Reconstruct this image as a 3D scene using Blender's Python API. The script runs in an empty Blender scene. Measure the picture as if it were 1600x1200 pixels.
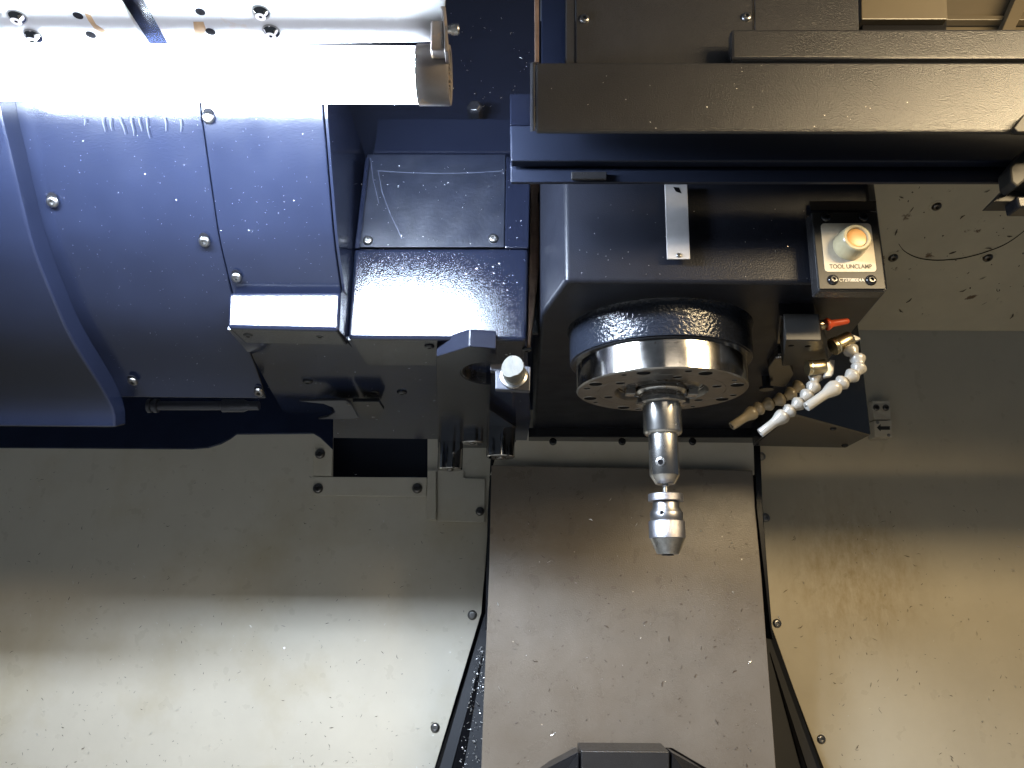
import bpy, bmesh, math, random
from mathutils import Vector, Matrix, Quaternion
R = math.radians
sc = bpy.context.scene
C = sc.collection
random.seed(7)

# ---------------------------------------------------------------- camera
FPX, PITCH, ROLL = 1200.0, R(15.2), R(0.5)
cam_d = bpy.data.cameras.new("camera")
cam = bpy.data.objects.new("camera", cam_d)
C.objects.link(cam)
cam_d.sensor_width = 36
cam_d.lens = 36 * FPX / 1600
cam_d.clip_start = 0.01
cam_d.clip_end = 50
CM = (Matrix.Rotation(R(90) + PITCH, 4, 'X') @ Matrix.Rotation(ROLL, 4, 'Z'))
cam.matrix_world = CM
sc.camera = cam
CR = CM.to_3x3()

# ---------------------------------------------------------------- world and exposure
w = bpy.data.worlds.new("World")
sc.world = w
w.use_nodes = True
bg = w.node_tree.nodes['Background']
bg.inputs[0].default_value = (0.66, 0.80, 1.0, 1)
bg.inputs[1].default_value = 0.09
sc.view_settings.view_transform = 'Standard'
sc.view_settings.look = 'None'
sc.view_settings.exposure = 0
sc.view_settings.gamma = 1
sc.cycles.max_bounces = 8
sc.cycles.sample_clamp_indirect = 6

TUBE_STRENGTH = 440.0
TUBE_COLOR = (0.70, 0.82, 1.0, 1)


def area(name, loc, target, sx, sy, power, col):
    d = bpy.data.lights.new(name, 'AREA')
    d.shape = 'RECTANGLE'
    d.size, d.size_y = sx, sy
    d.energy = power
    d.color = col
    o = bpy.data.objects.new(name, d)
    C.objects.link(o)
    o.location = loc
    o.rotation_euler = (Vector(target) - Vector(loc)).to_track_quat('-Z', 'Y').to_euler()
    return o


# the machine's second, warm work lamp on the right, and the room seen through the open door
area("warm_work_lamp", (0.85, 0.32, 0.66), (0.55, 0.8, 0.45), 0.70, 0.07, 7.0, (1.0, 0.78, 0.46))
area("warm_work_lamp", (0.85, 0.12, 0.545), (0.60, 1.6, 0.0), 0.50, 0.06, 16.5, (1.0, 0.77, 0.45))
area("door_opening", (0.5, -0.9, 0.68), (0.3, 1.2, 0.2), 0.9, 0.16, 1.8, (1.0, 0.87, 0.68))


# ---------------------------------------------------------------- pixel rays to points in the place
def ray(px, py):
    return CR @ Vector(((px - 800) / FPX, (600 - py) / FPX, -1.0))


def P(px, py, D):
    d = ray(px, py)
    return d * (D / d.y)


def PZ(px, py, Z):
    d = ray(px, py)
    return d * (Z / d.z)


def PX(px, py, X):
    d = ray(px, py)
    return d * (X / d.x)


def mpp(px, py, D):
    """metres per photo pixel at that point"""
    d = ray(px, py)
    return (D / d.y) / FPX


# ---------------------------------------------------------------- materials
def nd(nt, t, **kw):
    n = nt.nodes.new(t)
    for k, v in kw.items():
        setattr(n, k, v)
    return n


def mat(name, base, rough=0.4, metal=0.0, bump=None, mott=None, spec=0.5, coat=0.0, rough_var=0.0, stain_or_shade=None):
    """bump=(scale, strength, distance); mott=(scale, amount): darker and lighter mottling; stain=(colour, scale, threshold)"""
    m = bpy.data.materials.new(name)
    m.use_nodes = True
    nt = m.node_tree
    b = nt.nodes['Principled BSDF']
    b.inputs['Base Color'].default_value = (*base, 1)
    b.inputs['Roughness'].default_value = rough
    b.inputs['Metallic'].default_value = metal
    b.inputs['Specular IOR Level'].default_value = spec
    if coat:
        b.inputs['Coat Weight'].default_value = coat
        b.inputs['Coat Roughness'].default_value = 0.08
    tc = nd(nt, 'ShaderNodeTexCoord')
    col = None
    if mott:
        nz = nd(nt, 'ShaderNodeTexNoise')
        nz.inputs['Scale'].default_value = mott[0]
        nz.inputs['Detail'].default_value = 8
        nz.inputs['Roughness'].default_value = 0.65
        nt.links.new(tc.outputs['Object'], nz.inputs['Vector'])
        mr = nd(nt, 'ShaderNodeMapRange')
        mr.inputs['From Min'].default_value = 0.3
        mr.inputs['From Max'].default_value = 0.7
        mr.inputs['To Min'].default_value = 1 - mott[1]
        mr.inputs['To Max'].default_value = 1 + mott[1]
        nt.links.new(nz.outputs['Fac'], mr.inputs['Value'])
        mx = nd(nt, 'ShaderNodeVectorMath', operation='SCALE')
        mx.inputs[0].default_value = base
        nt.links.new(mr.outputs[0], mx.inputs['Scale'])
        col = mx.outputs[0]
    if stain_or_shade:
        nz = nd(nt, 'ShaderNodeTexNoise')
        nz.inputs['Scale'].default_value = stain_or_shade[1]
        nz.inputs['Detail'].default_value = 6
        nz.inputs['Roughness'].default_value = 0.6
        nt.links.new(tc.outputs['Object'], nz.inputs['Vector'])
        mr = nd(nt, 'ShaderNodeMapRange')
        mr.inputs['From Min'].default_value = stain_or_shade[2]
        mr.inputs['From Max'].default_value = stain_or_shade[2] + stain_or_shade[3]
        mr.inputs['To Max'].default_value = stain_or_shade[4]
        nt.links.new(nz.outputs['Fac'], mr.inputs['Value'])
        mx = nd(nt, 'ShaderNodeMix', data_type='RGBA')
        mx.inputs[6].default_value = (*base, 1)
        if col:
            nt.links.new(col, mx.inputs[6])
        mx.inputs[7].default_value = (*stain_or_shade[0], 1)
        nt.links.new(mr.outputs[0], mx.inputs[0])
        col = mx.outputs[2]
    if col:
        nt.links.new(col, b.inputs['Base Color'])
    if rough_var:
        nz = nd(nt, 'ShaderNodeTexNoise')
        nz.inputs['Scale'].default_value = 25
        nz.inputs['Detail'].default_value = 6
        nt.links.new(tc.outputs['Object'], nz.inputs['Vector'])
        mr = nd(nt, 'ShaderNodeMapRange')
        mr.inputs['From Min'].default_value = 0.3
        mr.inputs['From Max'].default_value = 0.7
        mr.inputs['To Min'].default_value = max(0.02, rough - rough_var)
        mr.inputs['To Max'].default_value = rough + rough_var
        nt.links.new(nz.outputs['Fac'], mr.inputs['Value'])
        nt.links.new(mr.outputs[0], b.inputs['Roughness'])
    if bump:
        nz = nd(nt, 'ShaderNodeTexNoise')
        nz.inputs['Scale'].default_value = bump[0]
        nz.inputs['Detail'].default_value = 3
        nt.links.new(tc.outputs['Object'], nz.inputs['Vector'])
        bp = nd(nt, 'ShaderNodeBump')
        bp.inputs['Strength'].default_value = bump[1]
        bp.inputs['Distance'].default_value = bump[2]
        nt.links.new(nz.outputs['Fac'], bp.inputs['Height'])
        nt.links.new(bp.outputs[0], b.inputs['Normal'])
    return m


M = {}
M['navy_grain'] = mat('navy_grained_paint', (0.0046, 0.0059, 0.0122), 0.13, bump=(820, 0.40, 0.0006), mott=(14, 0.10))
M['rail'] = mat('dull_navy_rail', (0.010, 0.013, 0.024), 0.42, bump=(300, 0.2, 0.0005), spec=0.25)
M['head'] = mat('black_head_paint', (0.0095, 0.0105, 0.0150), 0.34, bump=(700, 0.6, 0.0005), mott=(20, 0.15), rough_var=0.04, spec=0.22)
M['navy'] = mat('navy_paint', (0.0046, 0.0059, 0.0122), 0.20, bump=(420, 0.16, 0.0005), mott=(14, 0.10), rough_var=0.03)
M['navy_deep'] = mat('navy_gloss', (0.011, 0.016, 0.036), 0.14, spec=0.36, bump=(45, 0.10, 0.0012), mott=(14, 0.15))
M['black'] = mat('black_textured_paint', (0.021, 0.0205, 0.0215), 0.27, bump=(900, 0.95, 0.0005), mott=(20, 0.10))
M['black_smooth'] = mat('black_smooth_paint', (0.010, 0.0105, 0.013), 0.22, bump=(60, 0.08, 0.001), mott=(18, 0.2))
M['hammered'] = mat('black_hammered_casting', (0.011, 0.013, 0.019), 0.17, bump=(260, 0.75, 0.0014))
M['void'] = mat('black_inside', (0.004, 0.004, 0.005), 0.7, spec=0.05)
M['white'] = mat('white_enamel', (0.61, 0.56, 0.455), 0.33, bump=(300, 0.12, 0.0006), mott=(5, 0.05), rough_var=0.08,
                 stain_or_shade=((0.42, 0.33, 0.16), 3.5, 0.5, 0.25, 0.45))
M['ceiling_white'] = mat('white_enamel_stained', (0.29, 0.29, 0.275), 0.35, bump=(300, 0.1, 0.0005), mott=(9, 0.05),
                         stain_or_shade=((0.30, 0.17, 0.06), 17, 0.60, 0.10, 0.8))
M['rusty_white'] = mat('white_enamel_rust_specks', (0.60, 0.55, 0.41), 0.4, bump=(300, 0.1, 0.0005), mott=(7, 0.08),
                       stain_or_shade=((0.10, 0.05, 0.02), 26, 0.655, 0.05, 0.9))
M['cover'] = mat('brown_grey_cover_paint', (0.182, 0.160, 0.133), 0.30, bump=(420, 0.55, 0.0006), mott=(6, 0.12), rough_var=0.05,
                 stain_or_shade=((0.135, 0.105, 0.075), 4, 0.34, 0.40, 0.65))  # soft dark blotches paint shadow and gloss variation into the cover
M['steel'] = mat('bright_steel', (0.50, 0.485, 0.46), 0.25, 1.0, bump=(90, 0.05, 0.0006), rough_var=0.06, mott=(60, 0.10))
M['ring'] = mat('ground_steel_ring', (0.60, 0.57, 0.53), 0.13, 1.0, mott=(70, 0.16), rough_var=0.04,
                stain_or_shade=((0.20, 0.14, 0.08), 95, 0.62, 0.06, 0.7))
M['dark_steel'] = mat('oiled_dark_steel', (0.16, 0.15, 0.14), 0.28, 1.0, mott=(80, 0.2), rough_var=0.08)
M['face_steel'] = mat('spindle_face_steel', (0.24, 0.225, 0.205), 0.34, 1.0, mott=(90, 0.15), rough_var=0.06)
M['chrome'] = mat('blackish_chrome', (0.45, 0.44, 0.43), 0.07, 1.0, mott=(50, 0.15))
M['satin'] = mat('satin_aluminium', (0.32, 0.315, 0.32), 0.36, 1.0, mott=(120, 0.08), bump=(600, 0.15, 0.0003))
M['knurl'] = mat('knurled_steel', (0.31, 0.305, 0.325), 0.42, 1.0, bump=(900, 0.8, 0.0006), mott=(300, 0.12))
M['cone'] = mat('worn_grey_steel', (0.30, 0.295, 0.285), 0.27, 1.0, mott=(110, 0.3), rough_var=0.06)
M['strip'] = mat('bare_metal_strip', (0.40, 0.39, 0.39), 0.42, 0.3, mott=(60, 0.08), bump=(300, 0.1, 0.0003))
M['plate_grey'] = mat('machined_plate', (0.035, 0.037, 0.048), 0.45, 0.2, mott=(60, 0.12), bump=(400, 0.15, 0.0004))
M['nylon'] = mat('white_nylon', (0.085, 0.082, 0.070), 0.45, mott=(80, 0.25), spec=0.3)
M['hose'] = mat('white_hose_plastic', (0.28, 0.268, 0.242), 0.27, mott=(60, 0.08), coat=0.4)
M['hose_tan'] = mat('yellowed_hose_plastic', (0.175, 0.145, 0.095), 0.28, mott=(60, 0.12), coat=0.3)
M['brass'] = mat('nickel_brass', (0.55, 0.46, 0.28), 0.3, 1.0, mott=(80, 0.2))
M['red'] = mat('orange_red_plastic', (0.62, 0.085, 0.025), 0.35)
M['panel_grey'] = mat('grey_switch_plate', (0.021, 0.020, 0.0185), 0.4, bump=(400, 0.1, 0.0004), mott=(50, 0.1), spec=0.25)
M['label'] = mat('cream_label', (0.56, 0.50, 0.395), 0.5, mott=(50, 0.06), stain_or_shade=((0.42, 0.30, 0.17), 60, 0.56, 0.15, 0.5))
M['ink'] = mat('black_ink', (0.02, 0.02, 0.02), 0.5)
M['white_ink'] = mat('white_ink', (0.75, 0.73, 0.68), 0.5)
M['button'] = mat('clear_yellowed_button_cap', (0.42, 0.37, 0.23), 0.22, mott=(60, 0.15), coat=0.5)
M['button_disc'] = mat('amber_button_disc', (0.62, 0.33, 0.11), 0.35, mott=(60, 0.06))
M['black_screw'] = mat('black_oxide_screw', (0.012, 0.012, 0.013), 0.2, mott=(40, 0.2))
M['cap'] = mat('lamp_cap_plastic', (0.16, 0.142, 0.135), 0.33, mott=(45, 0.12), stain_or_shade=((0.35, 0.2, 0.07), 40, 0.6, 0.1, 0.6))
M['tube_back'] = mat('frosted_tube_back', (0.62, 0.62, 0.70), 0.3)
M['bronze'] = mat('oily_bronze_strip', (0.26, 0.17, 0.12), 0.4, 0.8, mott=(40, 0.3))
M['chip_bright'] = mat('bright_chip', (0.75, 0.74, 0.72), 0.3, 1.0)
M['chip_dark'] = mat('dark_chip', (0.07, 0.05, 0.035), 0.5)
M['tan'] = mat('tan_enamel', (0.06, 0.048, 0.030), 0.4, mott=(10, 0.1))
M['white_right'] = mat('white_enamel_yellowed', (0.60, 0.535, 0.40), 0.33, bump=(300, 0.12, 0.0006), mott=(5, 0.06), rough_var=0.08)
_nt = M['white_right'].node_tree
_b = _nt.nodes['Principled BSDF']
_geo = nd(_nt, 'ShaderNodeNewGeometry')
_ds = nd(_nt, 'ShaderNodeVectorMath', operation='DISTANCE')
_ds.inputs[1].default_value = P(1330, 890, 1.90)
_nt.links.new(_geo.outputs['Position'], _ds.inputs[0])
_fall = nd(_nt, 'ShaderNodeMapRange', interpolation_type='SMOOTHSTEP')
_fall.inputs['From Min'].default_value = 0.27
_fall.inputs['From Max'].default_value = 0.03
_nt.links.new(_ds.outputs['Value'], _fall.inputs['Value'])
_mp = nd(_nt, 'ShaderNodeMapping')
_mp.inputs['Scale'].default_value = (1.0, 1.0, 0.45)
_nt.links.new(_geo.outputs['Position'], _mp.inputs['Vector'])
_nz = nd(_nt, 'ShaderNodeTexNoise')
_nz.inputs['Scale'].default_value = 55
_nz.inputs['Detail'].default_value = 7
_nz.inputs['Roughness'].default_value = 0.7
_nt.links.new(_mp.outputs[0], _nz.inputs['Vector'])
_m2 = nd(_nt, 'ShaderNodeMapRange')
_m2.inputs['From Min'].default_value = 0.28
_m2.inputs['From Max'].default_value = 0.80
_nt.links.new(_nz.outputs['Fac'], _m2.inputs['Value'])
_mu = nd(_nt, 'ShaderNodeMath', operation='MULTIPLY')
_nt.links.new(_fall.outputs[0], _mu.inputs[0])
_nt.links.new(_m2.outputs[0], _mu.inputs[1])
_mx = nd(_nt, 'ShaderNodeMix', data_type='RGBA')
_old = _b.inputs['Base Color'].links[0].from_socket
_nt.links.new(_mu.outputs[0], _mx.inputs[0])
_nt.links.new(_old, _mx.inputs[6])
_mx.inputs[7].default_value = (0.34, 0.245, 0.11, 1)
_nt.links.new(_mx.outputs[2], _b.inputs['Base Color'])
M['stain_brown'] = mat('dried_rust_mark', (0.22, 0.13, 0.05), 0.6, mott=(60, 0.3))

_tb = M['tube_back'].node_tree.nodes['Principled BSDF']
_tb.inputs['Emission Color'].default_value = (0.80, 0.84, 1.0, 1)
_tb.inputs['Emission Strength'].default_value = 2.4
m = bpy.data.materials.new('lit_tube')
m.use_nodes = True
nt = m.node_tree
nt.nodes.remove(nt.nodes['Principled BSDF'])
em = nd(nt, 'ShaderNodeEmission')
em.inputs[0].default_value = TUBE_COLOR
em.inputs[1].default_value = TUBE_STRENGTH
nt.links.new(em.outputs[0], nt.nodes['Material Output'].inputs[0])
M['lit'] = m

# ---------------------------------------------------------------- object helpers
WL = {}


def link(o, parent, wl):
    C.objects.link(o)
    wl = Vector(wl)
    if parent is not None:
        o.parent = parent
        o.location = wl - WL[parent.name]
    else:
        o.location = wl
    WL[o.name] = wl


def tag(o, label=None, cat=None, group=None, kind=None):
    for k, v in (('label', label), ('category', cat), ('group', group), ('kind', kind)):
        if v:
            o[k] = v
    return o


def thing(name, label, cat, loc, group=None):
    o = bpy.data.objects.new(name, None)
    o.empty_display_size = 0.02
    link(o, None, loc)
    return tag(o, label, cat, group)


def finish(bm, name, mats, smooth=None):
    bmesh.ops.remove_doubles(bm, verts=bm.verts, dist=1e-6)
    bmesh.ops.recalc_face_normals(bm, faces=bm.faces)
    me = bpy.data.meshes.new(name)
    bm.to_mesh(me)
    bm.free()
    for mm in (mats if isinstance(mats, (list, tuple)) else [mats]):
        me.materials.append(mm)
    if smooth is not None:
        me.polygons.foreach_set('use_smooth', [True] * len(me.polygons))
        me.set_sharp_from_angle(angle=R(smooth))
    return me


def obj(name, bm, mats, parent=None, bevel=0.0, smooth=None, seg=2):
    cs = [v.co for v in bm.verts]
    lo = Vector([min(c[i] for c in cs) for i in range(3)])
    hi = Vector([max(c[i] for c in cs) for i in range(3)])
    ce = (lo + hi) / 2
    for v in bm.verts:
        v.co -= ce
    me = finish(bm, name, mats, smooth)
    o = bpy.data.objects.new(name, me)
    link(o, parent, ce)
    if bevel:
        md = o.modifiers.new('bevel', 'BEVEL')
        md.width = bevel
        md.segments = seg
        md.limit_method = 'ANGLE'
        md.angle_limit = R(35)
    return o


def prism(bm, pts, vec):
    vec = Vector(vec)
    a = [bm.verts.new(Vector(p)) for p in pts]
    b = [bm.verts.new(Vector(p) + vec) for p in pts]
    n = len(pts)
    fs = [bm.faces.new(a), bm.faces.new(list(reversed(b)))]
    for i in range(n):
        j = (i + 1) % n
        fs.append(bm.faces.new((a[i], b[i], b[j], a[j])))
    return fs


def loft(bm, A, B):
    a = [bm.verts.new(Vector(p)) for p in A]
    b = [bm.verts.new(Vector(p)) for p in B]
    n = len(A)
    bm.faces.new(a)
    bm.faces.new(list(reversed(b)))
    for i in range(n):
        j = (i + 1) % n
        bm.faces.new((a[i], b[i], b[j], a[j]))


def frame(axis, origin):
    axis = Vector(axis).normalized()
    q = Vector((0, 0, 1)).rotation_difference(axis)
    return Matrix.Translation(Vector(origin)) @ q.to_matrix().to_4x4()


def lathe(bm, prof, axis, origin, seg=48, mat_idx=None, a0=0.0, a1=2 * math.pi):
    """prof: list of (radius, height along axis); closed to the axis where radius is 0"""
    T = frame(axis, origin)
    full = abs(a1 - a0 - 2 * math.pi) < 1e-6
    n = seg if full else seg + 1
    rings = []
    for r, h in prof:
        if r < 1e-7:
            rings.append([bm.verts.new(T @ Vector((0, 0, h)))])
        else:
            rings.append([bm.verts.new(T @ Vector((r * math.cos(a0 + (a1 - a0) * i / seg), r * math.sin(a0 + (a1 - a0) * i / seg), h)))
                          for i in range(n)])
    for k in range(len(rings) - 1):
        A, B = rings[k], rings[k + 1]
        for i in range(seg):
            j = (i + 1) % n if full else i + 1
            f = None
            if len(A) == 1 and len(B) == 1:
                continue
            if len(A) == 1:
                f = bm.faces.new((A[0], B[j], B[i]))
            elif len(B) == 1:
                f = bm.faces.new((A[i], A[j], B[0]))
            else:
                f = bm.faces.new((A[i], A[j], B[j], B[i]))
            if mat_idx is not None:
                f.material_index = mat_idx


def ruled(bm, pts):
    return bm.faces.new([bm.verts.new(Vector(p)) for p in pts])


def quadP(a, D):
    return [P(x, y, D) for x, y in a]


# button-head screw with a hex socket, axis +Z, radius 1, shared mesh data
def screw_mesh(name, m_, dome=0.55, sock=0.42):
    bm = bmesh.new()
    prof = [(1.0, 0.0), (1.0, 0.12), (0.93, 0.30), (0.78, 0.46), (0.60, dome)]
    T = Matrix.Identity(4)
    lathe(bm, prof, (0, 0, 1), (0, 0, 0), 24)
    top = [v for v in bm.verts if abs(v.co.z - dome) < 1e-5]
    top.sort(key=lambda v: math.atan2(v.co.y, v.co.x))
    hx = [bm.verts.new((sock * math.cos(i * math.pi / 3) , sock * math.sin(i * math.pi / 3), dome)) for i in range(6)]
    hb = [bm.verts.new((sock * math.cos(i * math.pi / 3) , sock * math.sin(i * math.pi / 3), 0.12)) for i in range(6)]
    st = min(range(24), key=lambda i: abs(math.atan2(top[i].co.y, top[i].co.x)))
    top = top[st:] + top[:st]
    for i in range(6):
        for k in range(4):
            a, b2 = top[(4 * i + k) % 24], top[(4 * i + k + 1) % 24]
            bm.faces.new((a, b2, hx[i] if k < 2 else hx[(i + 1) % 6]))
        bm.faces.new((hx[i], top[(4 * i + 2) % 24], hx[(i + 1) % 6]))
        bm.faces.new((hx[i], hx[(i + 1) % 6], hb[(i + 1) % 6], hb[i]))
    bm.faces.new(hb)
    return finish(bm, name, m_, smooth=30)


M['screw'] = mat('grey_steel_screw', (0.26, 0.255, 0.25), 0.3, 1.0, mott=(3, 0.15))
SCREW = screw_mesh('screw', M['screw'])
SCREW_DARK = screw_mesh('screw_dark', M['dark_steel'])
SCREW_BLACK = screw_mesh('screw_black', M['black_screw'])


def screw(parent, p, normal, r, me=None, name='screw', spin=None):
    o = bpy.data.objects.new(name, me or SCREW)
    link(o, parent, p)
    q = Vector((0, 0, 1)).rotation_difference(Vector(normal).normalized())
    o.rotation_mode = 'QUATERNION'
    o.rotation_quaternion = q @ Quaternion((0, 0, 1), random.random() * 6.28 if spin is None else spin)
    o.scale = (r, r, r)
    return o


def slot(parent, p, normal, r, up=(0, 0, 1), L=1.6, name='slot_hole', m_=None, h=0.0012):
    """a dark slotted hole seen behind a screw: a thin dark stadium let into the sheet"""
    n = Vector(normal).normalized()
    v = Vector(up) - n * Vector(up).dot(n)
    v.normalize()
    u = v.cross(n)
    bm = bmesh.new()
    pts = []
    for i in range(9):
        a = math.pi * i / 8
        pts.append(Vector(p) + u * r * math.cos(a) + v * (r * math.sin(a) + r * (L - 1)))
    for i in range(9):
        a = math.pi + math.pi * i / 8
        pts.append(Vector(p) + u * r * math.cos(a) + v * (r * math.sin(a)))
    prism(bm, [q + n * 0.0004 for q in pts], -n * h)
    return obj(name, bm, m_ or M['void'], parent)


def disc(parent, p, normal, r, m_, name, h=0.0008, seg=24):
    bm = bmesh.new()
    lathe(bm, [(0, 0), (r, 0), (r, h * 0.7), (r * 0.96, h), (0, h)], normal, p, seg)
    return obj(name, bm, m_, parent, smooth=35)


def hole(parent, p, normal, r, name='bolt_hole', depth=0.006, inner=None):
    """a counterbore: bright chamfer rim round a dark well (built as a shallow cup standing 0.3 mm proud)"""
    bm = bmesh.new()
    lathe(bm, [(r * 1.12, 0.0), (r * 1.06, 0.0005), (r, 0.0002)], normal, p, 24, 0)
    lathe(bm, [(r, 0.0002), (0, 0.0001)], normal, p, 24, 1)
    return obj(name, bm, [M['face_steel'], M['void']], parent, smooth=40)


FWD = Vector((0, -1, 0))
BACK = Vector((0, 1, 0))

# ================================================================ SETTING AND LARGE SHEETS
DW = 1.90     # back wall
# floor of the machine, below the frame
bm = bmesh.new()
prism(bm, [(-2.2, -0.3, -0.5), (2.2, -0.3, -0.5), (2.2, 2.2, -0.5), (-2.2, 2.2, -0.5)], (0, 0, -0.02))
M['chute'] = mat('worn_black_chute', (0.007, 0.008, 0.011), 0.5, mott=(12, 0.25), spec=0.22)
M['tray'] = mat('oily_tray_sheet', (0.225, 0.212, 0.185), 0.4, mott=(6, 0.15))
tag(obj('floor', bm, M['tray']), kind='structure')
# dark casting behind everything
bm = bmesh.new()
prism(bm, [(-2.2, 1.99, -1.0), (2.2, 1.99, -1.0), (2.2, 1.99, 1.7), (-2.2, 1.99, 1.7)], (0, 0.05, 0))
col = tag(obj('machine_casting', bm, M['rail']), 'black casting wall showing in the gaps between the pale sheets', 'casting')

# ---- left rear panel
lp = thing('rear_panel', 'large pale rear panel at left, below the tool magazine, flaring edge by the black chute', 'panel', P(350, 1000, DW))
bm = bmesh.new()
prism(bm, quadP([(-420, 480), (470, 480), (470, 560), (521, 640), (520, 748), (668, 748), (668, 560), (770, 560), (767, 740), (758, 890),
                 (752, 958), (672, 1224), (600, 1460), (-420, 1460)], DW), (0, 0.004, 0))
obj('sheet', bm, M['white'], lp, bevel=0.0012)
for x, y in ((738, 961), (680, 1137)):
    screw(lp, P(x, y, DW), FWD, 7.5 * mpp(x, y, DW))

fr = thing('opening_frame', 'pale strip frame round the dark opening in the left rear panel', 'frame', P(580, 760, DW - 0.004))
bm = bmesh.new()
prism(bm, quadP([(489, 745), (667, 746), (666, 776), (487, 774)], DW - 0.006), (0, 0.005, 0))
obj('bottom_strip', bm, M['white'], fr, bevel=0.001)
bm = bmesh.new()
prism(bm, quadP([(490, 640), (522, 640), (518, 744), (489, 743)], DW - 0.005), (0, 0.004, 0))
obj('side_strip', bm, M['white'], fr, bevel=0.001)
for x, y in ((500, 709), (497, 763), (652, 763)):
    screw(fr, P(x, y, DW - 0.006), FWD, 8.0 * mpp(x, y, DW), SCREW_DARK)

bk = thing('corner_bracket', 'pale folded bracket plate between dark opening and column cover', 'bracket', P(712, 780, DW - 0.01))
bm = bmesh.new()
prism(bm, quadP([(684, 735), (725, 735), (725, 747), (758, 748), (757, 816), (684, 814)], DW - 0.010), (0, 0.008, 0))
obj('plate', bm, M['white'], bk, bevel=0.001)
bm = bmesh.new()
prism(bm, quadP([(668, 735), (681, 735), (681, 812), (667, 811)], DW - 0.022), (0, 0.020, 0))
obj('flange', bm, M['white'], bk, bevel=0.001)
screw(bk, P(750, 799, DW - 0.010), FWD, 7.0 * mpp(750, 799, DW), SCREW_DARK)

# ---- right rear panel
rp = thing('rear_panel', 'large pale yellowish rear panel at right, below the coolant nozzles', 'panel', P(1400, 950, DW))
bm = bmesh.new()
prism(bm, quadP([(1180, 470), (1980, 460), (1980, 1460), (1385, 1460), (1287, 1200), (1243, 1084), (1206, 980), (1199, 900), (1190, 770), (1187, 690)], DW),
      (0, 0.004, 0))
obj('sheet', bm, M['white_right'], rp, bevel=0.0012)
for x, y in ((1189, 713), (1196, 809), (1214, 974), (1283, 1155)):
    screw(rp, P(x, y, DW), FWD, 7.0 * mpp(x, y, DW))

# ---- column cover
cc = thing('column_cover', 'brown grey column cover sheet strewn with metal chips behind the chuck', 'cover', P(980, 1000, 1.6))
bm = bmesh.new()
prism(bm, quadP([(768, 727), (1176, 735), (1180, 795), (1190, 902), (1213, 1210), (1222, 1330), (1180, 1246), (1108, 1203), (1050, 1169), (912, 1167),
                 (842, 1203), (770, 1246), (748, 1260), (752, 1200), (755, 1112), (764, 900)], 1.60), (0, 0.004, 0))
obj('lower_sheet', bm, M['cover'], cc, bevel=0.0012)
bm = bmesh.new()
prism(bm, quadP([(766, 742), (774, 716), (806, 690), (812, 640), (1176, 640), (1179, 742)], 1.625), (0, 0.004, 0))
obj('upper_sheet', bm, M['white'], cc, bevel=0.0012)
# black edge strips at both sides of the cover
bm = bmesh.new()
prism(bm, quadP([(1177, 640), (1186, 640), (1192, 800), (1208, 1000), (1204, 985), (1182, 795)], 1.66), (0, 0.20, 0))
obj('edge_seal', bm, M['black_smooth'], cc, bevel=0.001)
bm = bmesh.new()
prism(bm, quadP([(768, 690), (778, 690), (772, 900), (766, 985), (758, 985), (762, 800)], 1.66), (0, 0.20, 0))
obj('edge_seal', bm, M['black_smooth'], cc, bevel=0.001)

# ---- black chutes at the foot of the cover
for sgn, pts, lab in ((-1, [(757, 960, 1.86), (770, 960, 1.86), (772, 1460, 1.70), (610, 1460, 1.70)],
                       'black sloping chute sheet dusted with bright chips left of the column cover'),
                      (1, [(1195, 975, 1.86), (1208, 985, 1.86), (1372, 1460, 1.70), (1195, 1460, 1.70)],
                       'black sloping chute sheet right of the column cover')):
    ch = thing('chute', lab, 'chute', P(pts[2][0], 1200, 1.6))
    bm = bmesh.new()
    prism(bm, [P(*q) for q in pts], (0, 0.006, 0))
    obj('sheet', bm, M['chute'], ch, bevel=0.001)
    bm = bmesh.new()
    if sgn < 0:
        q = [(752, 985, 1.885), (757, 1010, 1.84), (718, 1230, 1.76), (640, 1460, 1.68), (604, 1460, 1.885), (671, 1228, 1.885)]
    else:
        q = [(1207, 1000, 1.885), (1203, 1020, 1.84), (1262, 1230, 1.76), (1340, 1460, 1.68), (1385, 1460, 1.885), (1292, 1212, 1.885)]
    prism(bm, [P(*a) for a in q], (0, 0.004, 0))
    obj('side_lip', bm, M['void'], ch)

# ---- black saddle cover at the bottom notch
sd = thing('saddle_cover', 'black faceted cover poking up into the notch at the bottom', 'cover', P(980, 1200, 1.45))
bm = bmesh.new()
prism(bm, quadP([(908, 1173), (1046, 1174), (1046, 1460), (908, 1460)], 1.50), (0, 0.08, 0))
obj('center_face', bm, M['black'], sd, bevel=0.002)
bm = bmesh.new()
prism(bm, [P(904, 1175, 1.503), P(904, 1460, 1.503), P(700, 1460, 1.58), P(836, 1210, 1.58)], (0, 0.05, 0))
obj('side_face', bm, M['black_smooth'], sd, bevel=0.002)
bm = bmesh.new()
prism(bm, [P(1050, 1176, 1.503), P(1112, 1210, 1.58), P(1250, 1460, 1.58), P(1050, 1460, 1.503)], (0, 0.05, 0))
obj('side_face', bm, M['black_smooth'], sd, bevel=0.002)

# ---- sloped upper right panel with rust
ur = thing('upper_side_panel', 'dim sloping pale panel with rust spots and a curved seam, right of the unclamp button', 'panel', P(1480, 400, 1.5))
uz0, uz1 = P(1330, 516, 1.72), P(1700, 516, 1.72)


def UR(px, py):
    # plane through the line at (.,516,1.72) rising towards the camera
    n = Vector((0, -0.42, -0.907)).normalized()
    d = ray(px, py)
    return d * (P(1480, 516, 1.72).dot(n) / d.dot(n))


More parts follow.
